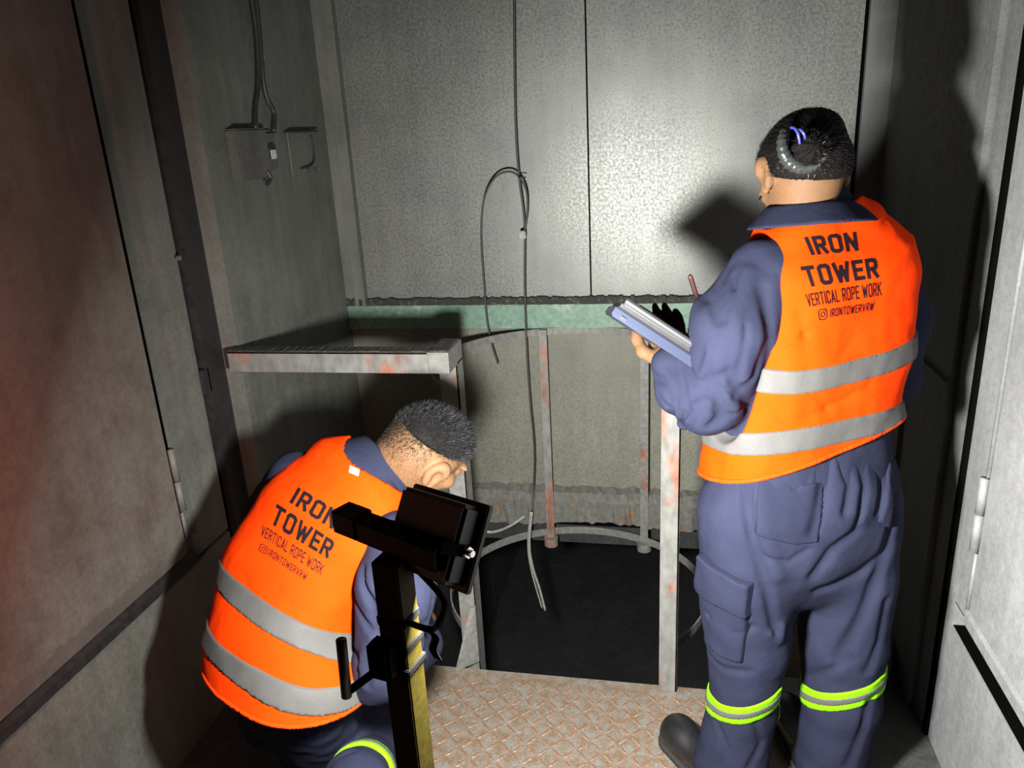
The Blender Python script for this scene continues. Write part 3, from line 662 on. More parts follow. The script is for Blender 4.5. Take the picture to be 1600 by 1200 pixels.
W_fold = [fl(_raw, q, a, w) for q, a, w in (
    ([(1090, 470), (1120, 560), (1150, 640)], -.006, .016), ([(1100, 600), (1135, 585), (1160, 620), (1175, 640)], .012, .012),
    ([(1085, 620), (1115, 612), (1130, 640), (1120, 660)], .014, .010), ([(1120, 640), (1128, 655), (1110, 665)], .010, .008),
    ([(1192, 455), (1205, 520), (1200, 600)], .010, .012), ([(1170, 425), (1150, 500), (1165, 590)], -.007, .018),
    ([(1060, 575), (1075, 640), (1062, 680)], .010, .008), ([(1025, 590), (1045, 600), (1055, 625)], .010, .008),
    ([(1030, 625), (1048, 640), (1060, 665)], .009, .007), ([(1140, 415), (1120, 450), (1130, 500)], .006, .012),
    ([(1085, 455), (1110, 470), (1120, 500)], .008, .009), ([(1145, 430), (1165, 520), (1150, 600)], .006, .007), ([(1200, 540), (1180, 590), (1150, 620)], .010, .009),
    ([(1075, 500), (1068, 550), (1085, 600)], .007, .008), ([(1130, 480), (1108, 540), (1095, 590)], -.005, .008), ([(1100, 630), (1085, 650), (1075, 675)], .008, .006),
    ([(1175, 600), (1145, 612), (1120, 606)], .009, .006), ([(1188, 615), (1160, 640), (1130, 650)], .008, .006), ([(1020, 610), (1034, 640), (1050, 660)], .008, .006), ([(1048, 575), (1058, 600), (1056, 640)], .007, .006), ([(1090, 560), (1110, 540), (1130, 480)], .005, .012))]
def w_jacket(Q):
    d = smin(w_torso(Q), w_sleeveL(Q), .02); d = smin(d, w_sleeveR(Q), .02)
    return d+folds(Q, W_fold)+.003*wob(Q, np.array([44, 40, 28], f32), 1)+.0012*wob(Q, np.array([95, 90, 70], f32), 2)
SLc = [P(1162, 455, 1.52), P(1145, 530, 1.50), P(1112, 640, 1.50)]
neckc = P(1250, 306, 1.60)
hemW = plane_fit([hit(w_torso, *p) for p in ((1112, 733), (1180, 744), (1240, 738), (1320, 700), (1388, 668))])
b1W = plane_fit([hit(w_torso, *p) for p in ((1205, 590), (1260, 590), (1320, 580), (1385, 561))])
b2W = plane_fit([hit(w_torso, *p) for p in ((1112, 674), (1170, 685), (1240, 688), (1310, 677), (1385, 650))])
V_fold = [fl(w_torso, q, a, w) for q, a, w in (
    ([(1302, 380), (1305, 500), (1296, 590)], -.004, .010), ([(1205, 420), (1240, 450), (1255, 520)], .006, .012),
    ([(1195, 400), (1228, 420), (1245, 470)], -.005, .010), ([(1300, 560), (1340, 520), (1385, 500)], .004, .010),
    ([(1180, 640), (1260, 650), (1350, 600)], .006, .012), ([(1230, 640), (1300, 640), (1370, 620)], -.005, .010),
    ([(1215, 500), (1235, 560), (1240, 640)], -.006, .014), ([(1250, 520), (1262, 600), (1290, 640)], .004, .012),
    ([(1335, 610), (1350, 590), (1362, 610)], -.004, .006), ([(1165, 372), (1190, 362), (1215, 368)], .004, .006))]
def w_vestraw(Q):
    q = w_torso(Q)-.012-.006*np.clip((1.05-Q[:, 2])/.15, 0, 1)
    return q+folds(Q, V_fold)+.0024*wob(Q, np.array([34, 30, 46], f32), 5)+.0008*wob(Q, np.array([110, 100, 70], f32), 6)
def w_vest(Q, off=0., cut=0.):
    d = w_vestraw(Q)-off
    d = smax(d, -(chain(Q, SLc, [.055, .078, .080])+.004-cut), .006); d = smax(d, -(w_sleeveR(Q)+.004-cut), .006)
    d = smax(d, -ell(Q, neckc+Lw*.012, (.104, .090, .098), (Lw, Fw, (0, 0, 1))), .006)
    return smax(d, -(pl(Q, hemW)), .004)
def w_pants(Q, k=0.):
    hip = chain(Q, [P(1252, 700, 1.61), P(1252, 770, 1.61), P(1250, 830, 1.61)], [(.182, .120), (.206, .135), (.198, .130)], lat=Lw, ex=2.2)
    l = chain(Q, [P(1178, 800, 1.57), P(1170, 900, 1.56), P(1168, 1000, 1.56), P(1160, 1100, 1.57), P(1142, 1190, 1.58), P(1138, 1236, 1.58)], [.112, .106, .092, .078, .088, .088])
    r = chain(Q, [P(1325, 800, 1.66), P(1322, 900, 1.65), P(1318, 1000, 1.64), P(1314, 1090, 1.64), P(1300, 1190, 1.64), P(1292, 1262, 1.64)], [.112, .106, .098, .088, .084, .084])
    return smin(smin(smin(hip, l, .045), smin(hip, r, .045), .01), ell(Q, P(1250, 880, 1.61), (.11, .10, .10)), .04)
P_fold = [fl(w_pants, q, a, w) for q, a, w in (
    ([(1165, 745), (1168, 800), (1178, 850), (1195, 910), (1212, 990)], .013, .010), ([(1190, 760), (1195, 830), (1215, 900)], -.006, .018),
    ([(1290, 700), (1288, 760), (1272, 830)], .010, .016), ([(1240, 740), (1243, 760)], .008, .006),
    ([(1315, 710), (1330, 760), (1322, 800)], .012, .009), ([(1345, 700), (1352, 760), (1335, 830)], .012, .008), ([(1370, 690), (1378, 740), (1372, 800)], .010, .008),
    ([(1398, 780), (1380, 880), (1345, 970), (1310, 1030)], .018, .013), ([(1390, 860), (1340, 900), (1280, 925)], .012, .012),
    ([(1340, 830), (1300, 860), (1272, 900)], .010, .012), ([(1205, 990), (1218, 1000), (1222, 980)], -.010, .010),
    ([(1110, 960), (1150, 985), (1175, 980)], .008, .008), ([(1100, 1010), (1130, 1045), (1170, 1050)], .006, .010),
    ([(1385, 940), (1375, 1000), (1355, 1050)], .008, .010), ([(1330, 1030), (1290, 1050), (1262, 1058)], .008, .010),
    ([(1360, 1090), (1345, 1150), (1325, 1200)], .012, .010), ([(1120, 1130), (1135, 1170), (1120, 1210)], .008, .008), ([(1180, 1130), (1190, 1160), (1170, 1200)], .006, .010),
    ([(1195, 870), (1230, 880), (1262, 860)], .006, .007), ([(1100, 870), (1130, 900), (1170, 920)], .004, .005))]
def w_pantsf(Q): return w_pants(Q)+folds(Q, P_fold)+.003*wob(Q, np.array([30, 30, 18], f32), 3)+.0015*wob(Q, np.array([80, 80, 55], f32), 4)
hc_ = P(1252, 276, 1.605); hF = nrm((-.28, .92, -.26)); hL = nrm(np.cross(hF, (0.03, 0, 1))); hU = np.cross(hL, hF)
toeL, heelL = np.array([.035, 1.715, .045]), np.array([.140, 1.560, .05]); toeR, heelR = np.array([.33, 1.84, .045]), np.array([.372, 1.645, .05])
HL = P(1046, 568, 1.54); HR = P(1172, 546, 1.82)
def w_body(Q):
    d = chain(Q, T_c, [(a-.028, b-.024) for a, b in T_r], lat=Lw)
    d = smin(d, chain(Q, [T_c[0]-np.array([0, 0, .03]), hc_-hU*.05-hF*.018], [.052, .049]), .03)
    d = smin(d, head_sdf(Q, hc_, hF, hU, hL, .94), .02)
    for S_, F_, w in ((SL, FL, HL), (SR, FR, HR)):
        d = smin(d, chain(Q, S_+F_[1:]+[w], [.045, .043, .038, .033, .027, .024]), .02)
    d = smin(d, hand_sdf(Q, HL, nrm(P(1044, 540, 1.60)-HL), (-.3, .1, .9), 1, .35), .01)
    d = smin(d, hand_sdf(Q, HR, nrm(P(1090, 512, 1.72)-HR), (-.3, -.6, -.7), 1, (1.15, 1.2, 1.25, 1.3)), .01)
    hip = chain(Q, [P(1252, 720, 1.61), P(1252, 800, 1.61)], [(.155, .10), (.155, .105)], lat=Lw)
    d = smin(d, chain(Q, [P(1252, 720, 1.61), P(1252, 800, 1.61)], [(.125, .075), (.125, .075)], lat=Lw), .03)
    for pts, t, h in (([P(1190, 800, 1.58), P(1172, 1000, 1.56), P(1155, 1120, 1.57), heelL+np.array([-.01, .03, .06])], toeL, heelL),
                      ([P(1318, 800, 1.65), P(1318, 1000, 1.64), P(1310, 1120, 1.64), heelR+np.array([0, .03, .06])], toeR, heelR)):
        d = smin(d, chain(Q, pts, [.055, .046, .044, .036]), .02); d = smin(d, chain(Q, [h+np.array([0, 0, .0]), t], [.030, .024]), .02)
    return d
allp = np.array(T_c+SL+FL+SR+FR+[HL, HR, P(1060, 440, 1.95), P(1000, 540, 1.6), hc_, toeL, toeR, heelL, heelR])
lo, hi = bb(allp, .16); lo[2] = 0.008
woman, _, _ = sdf('person', w_body, lo, hi, .0055, M['skin'], origin=base)
meta(woman, 'person standing in orange vest and navy workwear, dark hair in a bun, holding a clipboard', 'person')
lo, hi = bb(T_c+SL+FL+SR+FR, .125)
def w_jacket2(Q): return smax(w_jacket(Q), -(Q[:, 2]-.84), .005)
def w_jacket3(Q): return smax(w_jacket2(Q), -ell(Q, hc_-hU*.06, (.060, .060, .12)), .01)
sdf('jacket', w_jacket3, lo, hi, .0055, M['navy'], woman)
collar = lambda Q: smax(collar_sdf(Q, T_c[0]+np.array([0, -.004, .0]), nrm((-.05, .15, 1)), Lw, .096, .092, .20, .021, .0070), -(ell(Q, T_c[0]+Fw*.10, (.05, .05, .1))), .01)
sdf('collar', collar, T_c[0]-.14, T_c[0]+.14, .0045, M['navy'], woman)
vlo, vhi = bb(T_c, .23)
vest, VW, VQ = sdf('vest', w_vest, vlo, vhi, .005, M['orange'], woman)
for cn in (b1W, b2W):
    sdf('reflective_band', lambda Q: smax(w_vest(Q, .0028, -.0018), np.abs(pl(Q, cn)-.0)-.0235, .002), vlo, vhi, .0045, M['reflect'], woman)
sdf('hem_piping', lambda Q: smax(w_vest(Q, .003), np.abs(pl(Q, hemW)-.004)-.005, .002), vlo, vhi, .0045, M['piping'], woman)
print_text('printed_lettering', treeof(VW, VQ), [
    ('IRON', [(1256, 371), (1337.5, 362.5), (1341, 392), (1268, 399)], .19, .16), ('TOWER', [(1250, 417), (1369, 403), (1373.5, 434), (1261, 449)], .19, .15),
    ('VERTICAL ROPE WORK', [(1258, 460), (1376, 440.5), (1377, 462), (1262.5, 479.5)], .13, .16),
    ('IRONTOWERVRW', [(1297, 483), (1366, 472), (1364, 485), (1297, 496)], .14, .20)], M['print'], woman,
    icon=[(1278.5, 485), (1291, 482.5), (1292, 498), (1280, 500.5)])
plo, phi = bb([P(1252, 700, 1.61), P(1140, 1236, 1.58), P(1292, 1262, 1.64), P(1130, 800, 1.6), P(1380, 800, 1.64)], .16); plo[2] = .03
pants, PW, PQ = sdf('trousers', lambda Q: smax(w_pantsf(Q), -(Q[:, 2]-.035), .006), plo, phi, .006, M['navy'], woman)
def patch(name, f, poly, off, mat, h=.0045, parent=None, depth=.05, rnd=.0025):
    hp = [hit(f, *p) for p in poly]; c = np.mean(hp, 0); cn = plane_fit(hp); n = cn[1]
    if n@(CAM-c) < 0: n = -n
    u = nrm(np.cross((0, 0, 1), n)); v = np.cross(n, u); p2 = [((p-c)@u, (p-c)@v) for p in hp]
    def g(Q):
        q = Q-c.astype(f32); s = in_poly(q@u.astype(f32), q@v.astype(f32), p2)
        return smax(smax(f(Q)-off, s.astype(f32), rnd), np.abs(q@n.astype(f32))-depth, .002)
    l_, h_ = bb(hp, .03); return sdf(name, g, l_, h_, h, mat, parent)
patch('back_pocket', w_pantsf, [(1186, 746), (1215, 754), (1253, 757), (1287, 751), (1284, 800), (1277, 847), (1240, 851), (1200, 842), (1178, 832), (1181, 790)], .0045, M['navy_dark'], parent=woman)
patch('back_pocket', w_pantsf, [(1386, 722), (1408, 712), (1400, 770), (1388, 830), (1372, 815), (1380, 770)], .006, M['navy_dark'], parent=woman)
patch('cargo_pocket', w_pantsf, [(1098, 880), (1135, 905), (1177, 918), (1170, 975), (1161, 1034), (1125, 1022), (1106, 1000), (1096, 940)], .009, M['navy_dark'], parent=woman, depth=.08)
patch('pocket_flap', w_pantsf, [(1097, 862), (1135, 893), (1178, 910), (1174, 962), (1135, 948), (1092, 915)], .015, M['navy_dark'], parent=woman, depth=.08)
def ringplane(f, pts): return plane_fit([hit(f, *p) for p in pts])
for pts, side in ((((1112, 1103), (1150, 1117), (1185, 1114), (1206, 1100)), -1), (((1254, 1083), (1290, 1097), (1330, 1093), (1370, 1077)), 1)):
    cn = ringplane(w_pantsf, pts); c = cn[0]
    if abs(cn[1][2]) < .7: cn = (c, nrm((0, .1*side, 1)))
    lo2, hi2 = c-np.array([.16, .10, .10]), c+np.array([.16, .22, .10])
    if side < 0: cut = lambda Q: (Q[:, 0]-.262)
    else: cut = lambda Q: -(Q[:, 0]-.262)
    sdf('fluorescent_band', lambda Q: smax(smax(w_pantsf(Q)-.0035, np.abs(pl(Q, cn))-.024, .002), cut(Q), .001), lo2, hi2, .0045, M['fluoro'], woman)
    sdf('silver_stripe', lambda Q: smax(smax(w_pantsf(Q)-.0050, np.abs(pl(Q, cn))-.008, .001), cut(Q), .001), lo2, hi2, .0035, M['reflect'], woman)
for t, h in ((toeL, heelL), (toeR, heelR)):
    dd = nrm((t-h)*np.array([1, 1, 0])); lt = np.array([dd[1], -dd[0], 0])
    f = lambda Q: smax(smin(smin(chain(Q, [h+np.array([0, 0, .004]), t+np.array([0, 0, .0])], [(.038, .040), (.046, .034)], lat=lt), ell(Q, t-dd*.02+np.array([0, 0, .012]), (.042, .058, .042), (lt, dd, (0, 0, 1))), .03),
                       chain(Q, [h+dd*.015, h+dd*.015+np.array([0, 0, .07])], [.038, .040]), .03), -(Q[:, 2]-.020), .003)
    l3, h3 = bb([t, h], .09); h3[2] = .2; l3[2] = 0
    bt, _, _ = sdf('boot', f, l3, h3, .005, M['leather'], woman)
    ORG[bt.name] = ORG[woman.name]
    sole = lambda Q: smax(smax(smin(chain(Q, [h*np.array([1, 1, 0])+np.array([0, 0, .014]), t*np.array([1, 1, 0])+np.array([0, 0, .014])], [.041, .051]), ell(Q, h*np.array([1, 1, 0]), (.04, .04, .04)), .02), Q[:, 2]-.022, .002), -(Q[:, 2]-.0035), .002)
    sdf('sole', sole, l3, h3, .005, M['sole'], bt)
# hair with bun
def scalp(Q): return ell((lambda q: np.stack([q@np.array(hL, f32), q@np.array(hF, f32), q@np.array(hU, f32)], 1))((Q-np.array(hc_, f32))), (0, -.010, .028), (.080, .098, .084))
bun = P(1266, 232, 1.485)
def w_hair(Q):
    q = Q-np.array(hc_, f32); a, b, c = q@np.array(hL, f32), q@np.array(hF, f32), q@np.array(hU, f32)
    d = smin(scalp(Q), ell(Q, hc_-hF*.045+hU*.010, (.070, .060, .056), (hL, hF, hU)), .02)
    d = smin(d, ell(Q, hc_+hU*.085-hF*.03+hL*.004, (.05, .055, .03), (hL, hF, hU)), .02)
    d = smax(d, -(c+.012-.35*np.clip(b+.05, -1, .2)), .008)
    for s in (-1, 1): d = smax(d, -ell(Q, hc_+hL*s*.085+hF*.004-hU*.022, (.032, .034, .044), (hL, hF, hU)), .006)
    d = smax(d, b-(.062+.25*c), .01)
    ang = np.arctan2(c+.0, a-.01); lines = .0012*np.sin(ang*70+6*np.sin(b*60))
    return d+lines
lo4, hi4 = hc_-.15, hc_+.17
hair, HW, HQ = sdf('hair', w_hair, lo4, hi4, .0042, M['hair'], woman)
def bunf(Q):
    q = Q-bun.astype(f32); return ell(Q, bun, (.031, .026, .029), (hL, hF, hU))+.0015*np.sin(np.arctan2(q@hU.astype(f32), q@hL.astype(f32))*9+90*np.sqrt((q*q).sum(1)))
sdf('hair_bun', bunf, bun-.06, bun+.06, .003, M['hair'], hair)
hn = -hF
scr = [P(*p) for p in ((1224, 204, 1.50), (1222, 222, 1.487), (1227, 243, 1.484), (1240, 257, 1.487), (1258, 261, 1.490), (1274, 257, 1.493), (1286, 247, 1.500))]
ss = spline(scr, 7); MB().tube(ss, [.004+.0085*math.sin(math.pi*min(1, (i+2)/(len(ss)+3)))+.0012*math.sin(i*2.1) for i in range(len(ss))], 12).build('satin_scrunchie', M['satin'], hair, smooth=True)
for pr in (((1236, 199, 1.478), (1242, 201, 1.468), (1247, 210, 1.463), (1250, 225, 1.466)), ((1247, 203, 1.478), (1251, 203, 1.466), (1256, 209, 1.463), (1258, 216, 1.466))):
    MB().tube(spline([P(*p) for p in pr], 6), .0026, 8).build('hair_clip', M['blueclip'], hair, smooth=True)
# swept strands
sel = []; dirs = []; ln = []; bd_ = []
nv = len(HW); idx = rng.choice(nv, min(nv, 9000), replace=False)
for i in idx:
    p = HW[i]; n = nrm((p-hc_)); to = bun-p; r_ = np.linalg.norm(to); t = to-n*(to@n)
    if np.linalg.norm(t) < 1e-4: continue
    sel.append(p+n*.0005); dirs.append(nrm(nrm(t)+n*.10+rng.normal(0, .08, 3))); ln.append(min(.03, .3*r_)); bd_.append(-n*.12)
for k in range(1100):   # bun fuzz
    v = nrm(rng.standard_normal(3)); 
    if v@hn < -.2: continue
    p = bun+(hL*v[0]*.030+hF*v[1]*.025+hU*v[2]*.028); n = nrm(p-bun); sel.append(p); dirs.append(nrm(n+rng.normal(0, .5, 3))); ln.append(.008); bd_.append(np.zeros(3))
for k in range(260):    # loose nape hairs
    p = P(1200+rng.random()*110, 258+rng.random()*12, 1.535)+rng.normal(0, .002, 3); sel.append(p); dirs.append(nrm(rng.normal(0, .6, 3)+np.array([0, -.3, -.5]))); ln.append(.014); bd_.append(rng.normal(0, .4, 3))
blades('hair_strands', sel, dirs, ln, .0008, M['hairdark'], hair, bd_, 3)
MB().tube([hc_-hL*.083-hF*.008-hU*.036, hc_-hL*.086-hF*.008-hU*.044], .0035, 10).build('earring', M['chrome'], woman)

# clipboard and pen held by the standing worker
A1 = P(962, 480, 1.47); B1 = P(1085, 560, 1.47); ax = nrm(B1-A1); sd = ray(1015, 510)+np.array([0, 0, -.05]); sd = nrm(sd-ax*(sd@ax)); nn_ = np.cross(ax, sd)
if nn_[2] < 0: nn_ = -nn_
cb = empty('clipboard', tuple((A1+B1)/2+sd*.11), 'blue-grey and silver metal clipboard held edge-on by the standing worker', 'clipboard')
mid = (A1+B1)/2+sd*.10; hl = np.linalg.norm(B1-A1)/2+.02; mid = mid+ax*.02
MB().obox(mid-nn_*.007, ax, sd, nn_, hl, .10, .0105, bev=.003).build('storage_box', M['clip_blue'], cb)
MB().obox(mid+nn_*.008, ax, sd, nn_, hl-.006, .094, .0048).build('paper_stack', M['black'], cb)
MB().obox(mid+nn_*.014, ax, sd, nn_, hl-.012, .095, .0016, bev=.001).tube([A1+nn_*.021+sd*.002+ax*.010, B1+nn_*.021+sd*.002+ax*.05], .0072, 16).build('silver_lid', M['silver'], cb, smooth=False)
MB().obox(mid+nn_*.029+ax*.02+sd*.02, ax, sd, nn_, hl-.02, .09, .0026, bev=.001).build('brown_cover', M['brown'], cb)
MB().obox(A1-nn_*.010+ax*.024-sd*.001, ax, sd, nn_, .006, .002, .0022).build('hinge_pin', M['chrome'], cb)
p0, p1 = P(1078, 430, 1.66), P(1100, 500, 1.70)
pen = MB().tube([p0, p0+(p1-p0)*.04, p1], [.0038, .0052, .0052], 12).build('pen', M['pen'], smooth=True)
meta(pen, 'dark red and silver pen upright in the right hand of the standing worker', 'pen')
MB().tube([p0+(p1-p0)*.03-R.T[2]*0+np.array([-.004, -.003, 0]), p0+(p1-p0)*.45+np.array([-.004, -.003, 0])], .0014, 6).build('pen_clip', M['chrome'], pen)

# ------------------------------------------------------------------ crouching worker
mbase = np.array([-.66, 1.35, 0.])
Lm = nrm((.31, -.11, -.08))
MT_c = [P(598, 730, 1.47), P(557, 758, 1.42), P(518, 820, 1.37), P(466, 900, 1.31), P(444, 995, 1.24), P(456, 1080, 1.19), P(480, 1120, 1.19)]
MT_r = [(.064, .062), (.117, .075), (.150, .107), (.148, .115), (.140, .125), (.148, .130), (.14, .125)]
def m_torso(Q): return chain(Q, MT_c, MT_r, lat=Lm, ex=2.4)
MSL = [P(462, 745, 1.43), P(420, 808, 1.48), P(405, 880, 1.62)]; MFL = [P(405, 880, 1.62), P(480, 920, 1.74), P(560, 900, 1.80)]
MSR = [P(620, 845, 1.31), P(618, 920, 1.24), P(606, 1035, 1.20)]; MFR = [P(606, 1040, 1.21), P(650, 1010, 1.38), P(650, 972, 1.58)]
def m_sleeveL(Q): return smin(chain(Q, MSL, [.058, .062, .056]), chain(Q, MFL, [.055, .05, .04]), .03)
def m_sleeveR(Q):
    d = smin(chain(Q, MSR, [.058, .079, .066]), chain(Q, MFR, [.064, .056, .044]), .03)
    return smin(d, ell(Q, P(575, 1070, 1.20), (.035, .045, .03)), .04)
_rawm = lambda Q: smin(smin(m_torso(Q), m_sleeveL(Q), .02), m_sleeveR(Q), .02)
MJ_fold = [fl(_rawm, q, a, w) for q, a, w in (
    ([(565, 890), (585, 950), (590, 990)], .014, .009), ([(548, 900), (556, 950), (580, 985)], .010, .008), ([(600, 930), (585, 990), (560, 1040)], -.007, .010),
    ([(640, 930), (660, 970), (665, 1020)], .008, .008), ([(600, 1010), (580, 1040), (572, 1070)], .012, .008), ([(670, 900), (672, 960), (660, 1010)], .005, .006),
    ([(545, 1000), (560, 1030), (555, 1070)], .010, .008), ([(400, 800), (385, 830)], .006, .008))]
def fitm(px): return plane_fit([hit(m_torso, *p) for p in px])
hemM = fitm(((334, 1052), (370, 1098), (425, 1124), (480, 1128), (540, 1104)))
def m_jacket(Q):
    d = _rawm(Q)+folds(Q, MJ_fold)+.003*wob(Q, np.array([44, 40, 28], f32), 7)+.0012*wob(Q, np.array([95, 90, 70], f32), 8)
    d = smax(d, -ell(Q, MT_c[0]+(MT_c[0]-MT_c[1])*.45, (.062, .062, .075)), .01)
    return smax(d, -smax(pl(Q, hemM)+.01, -smin(m_sleeveR(Q), m_sleeveL(Q), .01), .01), .01)
b1M = fitm(((368, 918), (405, 955), (460, 985), (510, 998), (556, 1000)))
b2M = fitm(((334, 1000), (380, 1045), (440, 1076), (500, 1084), (540, 1078)))
MV_fold = [fl(m_torso, q, a, w) for q, a, w in (
    ([(365, 880), (385, 895), (395, 925)], .005, .010), ([(368, 915), (372, 935)], .004, .006), ([(345, 1010), (400, 1060), (470, 1085), (540, 1090)], .005, .006),
    ([(520, 960), (480, 950), (440, 920)], .005, .010), ([(600, 790), (580, 850), (560, 900)], -.005, .012), ([(500, 990), (520, 1040), (515, 1090)], .005, .009),
    ([(470, 720), (440, 760), (410, 800)], -.004, .010), ([(395, 905), (400, 890)], .003, .005))]
MSRc = [P(662, 872, 1.27), P(624, 925, 1.24), P(608, 1010, 1.20), P(618, 1100, 1.20)]; MSLc = [P(402, 728, 1.46), P(366, 825, 1.52)]
mneck = P(598, 729, 1.45)
def m_vest(Q, off=0., cut=0.):
    dn = pl(Q, hemM)
    d = m_torso(Q)-.013-.005*np.clip(1-dn/.12, 0, 1)+folds(Q, MV_fold)+.0024*wob(Q, np.array([34, 30, 46], f32), 9)+.0008*wob(Q, np.array([110, 100, 70], f32), 10)-off
    d = smax(d, -(chain(Q, MSRc, [.045, .068, .062, .05])+.004-cut), .006); d = smax(d, -(chain(Q, MSLc, [.05, .06])+.004-cut), .006)
    d = smax(d, -ell(Q, mneck, (.100, .092, .094)), .006)
    return smax(d, -dn, .004)
CF = P(557, 1226, 1.13)
def m_shin(Q): return chain(Q, [P(634, 1150, 1.50), P(585, 1186, 1.32), CF, P(540, 1275, 1.05), np.array([-.66, 1.02, .12])], [.058, .060, .066, .060, .052])
def m_pants(Q):
    hip = chain(Q, [P(458, 1065, 1.22), P(480, 1120, 1.30)], [(.138, .112), (.130, .10)], lat=Lm)
    r = chain(Q, [P(540, 1130, 1.34), P(590, 1145, 1.46), P(630, 1138, 1.52)], [.082, .072, .060])
    sr = m_shin(Q)
    l = chain(Q, [P(440, 1105, 1.34), np.array([-.86, 1.46, .42]), np.array([-.90, 1.62, .46])], [.10, .085, .07])
    sl = chain(Q, [np.array([-.92, 1.58, .44]), np.array([-.92, 1.44, .12])], [.07, .06])
    return smin(smin(smin(smin(hip, r, .04), l, .04), sr, .015), sl, .02)
def m_pantsf(Q): return m_pants(Q)+.003*wob(Q, np.array([30, 34, 26], f32), 11)+.0018*wob(Q, np.array([85, 80, 90], f32), 12)+folds(Q, [([CF+np.array([-.06, -.03, .03]), CF+np.array([.0, .03, .075])], .006, .008)])
mU = cw((.60, -.76, -.25)); mF = cw((.644, .286, .68)); mF = nrm(mF-mU*(mF@mU)); mL = np.cross(mF, mU); mc = P(663, 709, 1.49)
MHR = P(645, 962, 1.64); MHL = P(575, 895, 1.83)
footR, footL = (np.array([-.67, 1.02, .11]), np.array([-.65, 1.12, .035])), (np.array([-.92, 1.42, .06]), np.array([-.90, 1.62, .045]))
def m_body(Q):
    d = chain(Q, MT_c[:6], [(a-.028, b-.024) for a, b in MT_r[:5]]+[(.095, .08)], lat=Lm)
    d = smin(d, chain(Q, [MT_c[0]-(MT_c[0]-MT_c[1])*.3, (MT_c[0]+mc)/2-mF*.02, mc-mU*.045-mF*.02], [.046, .050, .054]), .02)
    d = smin(d, head_sdf(Q, mc, mF, mU, mL, 1.0), .02)
    for S_, F_, w in ((MSL, MFL, MHL), (MSR, MFR, MHR)): d = smin(d, chain(Q, S_+F_[1:]+[w], [.042, .042, .038, .032, .028, .026]), .02)
    d = smin(d, hand_sdf(Q, MHR, (.1, .8, -.3), (-.6, .1, -.6), 1, .45), .01); d = smin(d, hand_sdf(Q, MHL, (.7, .3, -.2), (-.1, .5, -.7), -1, .45), .01)
    d = smin(d, chain(Q, [P(540, 1120, 1.38), P(628, 1140, 1.51), P(585, 1186, 1.32), CF, footR[0], footR[1]], [.05, .036, .036, .036, .033, .028]), .02)
    d = smin(d, chain(Q, [P(440, 1105, 1.34), np.array([-.90, 1.60, .45]), np.array([-.92, 1.44, .12]), footL[0], footL[1]], [.05, .042, .040, .033, .028]), .02)
    return d
am = np.array(MT_c+MSL+MFL+MSR+MFR+[MHR+(.02, .12, -.1), MHL+(.12, .05, 0), mc, np.array([-.545, 1.49, .17]), np.array([-.92, 1.6, .45])]+list(footR)+list(footL))
lo, hi = bb(am, .14); lo[2] = .008
man, MW, MQ = sdf('person', m_body, lo, hi, .0052, M['skin'], origin=mbase)
meta(man, 'person crouching by the guard rail in orange vest and navy workwear, short cropped hair', 'person')
lo, hi = bb(MT_c+MSL+MFL+MSR+MFR, .17)
sdf('jacket', m_jacket, lo, hi, .0055, M['navy'], man)
cup = nrm(MT_c[0]-MT_c[1]+mU*.02); cc_ = MT_c[0]-cup*.020
sdf('collar', lambda Q: collar_sdf(Q, cc_, cup, Lm, .094, .084, .16, .034, .0060), cc_-.14, cc_+.14, .0045, M['navy'], man)
vlo, vhi = bb(MT_c, .21)
mvest, VW, VQ = sdf('vest', m_vest, vlo, vhi, .005, M['orange'], man)
for cn in (b1M, b2M):
    sdf('reflective_band', lambda Q: smax(m_vest(Q, .0028, -.0018), np.abs(pl(Q, cn))-.0215, .002), vlo, vhi, .0045, M['reflect'], man)
sdf('hem_piping', lambda Q: smax(m_vest(Q, .003), np.abs(pl(Q, hemM)-.004)-.004, .002), vlo, vhi, .0045, M['piping'], man)
print_text('printed_lettering', treeof(VW, VQ), [
    ('IRON', [(466, 761), (533, 801), (519, 827), (452, 785)], .19, .16), ('TOWER', [(433, 787), (524, 847), (512, 873), (421, 817)], .19, .15),
    ('VERTICAL ROPE WORK', [(411, 820), (508, 883), (501, 899), (407, 836)], .13, .16),
    ('IRONTOWERVRW', [(422, 857), (481, 897), (477, 907), (418, 867)], .14, .20)], M['print'], man,
    icon=[(408, 849), (419, 855), (415, 866), (404, 860)])
tq = [hit(m_vest, *p) for p in ((547, 727), (562, 734), (560, 744), (545, 738))]
tn = nrm(CAM-tq[0]); MB().add([p+tn*.002 for p in tq]+[p+tn*.0035 for p in tq], [(3, 2, 1, 0), (4, 5, 6, 7), (0, 1, 5, 4), (1, 2, 6, 5), (2, 3, 7, 6), (3, 0, 4, 7)]).build('care_tag', M['white'], mvest)
plo, phi = bb([P(446, 1080, 1.19), P(648, 1128, 1.50), CF, P(535, 1275, 1.03), np.array([-.92, 1.6, .45]), np.array([-.92, 1.44, .12])], .17); plo[2] = .03
sdf('trousers', m_pantsf, plo, phi, .006, M['navy'], man)
bp = CF+(P(585, 1186, 1.32)-CF)*.28; ba = nrm(P(585, 1186, 1.32)-CF)
sdf('fluorescent_band', lambda Q: smax(smax(m_shin(Q)-.0075, np.abs((Q-bp.astype(f32))@ba.astype(f32))-.023, .002), np.linalg.norm(Q-bp.astype(f32), axis=1)-.12, .002), bp-.13, bp+.13, .0045, M['fluoro'], man)
sdf('silver_stripe', lambda Q: smax(smax(m_shin(Q)-.0090, np.abs((Q-bp.astype(f32))@ba.astype(f32))-.008, .001), np.linalg.norm(Q-bp.astype(f32), axis=1)-.12, .002), bp-.13, bp+.13, .0035, M['reflect'], man)
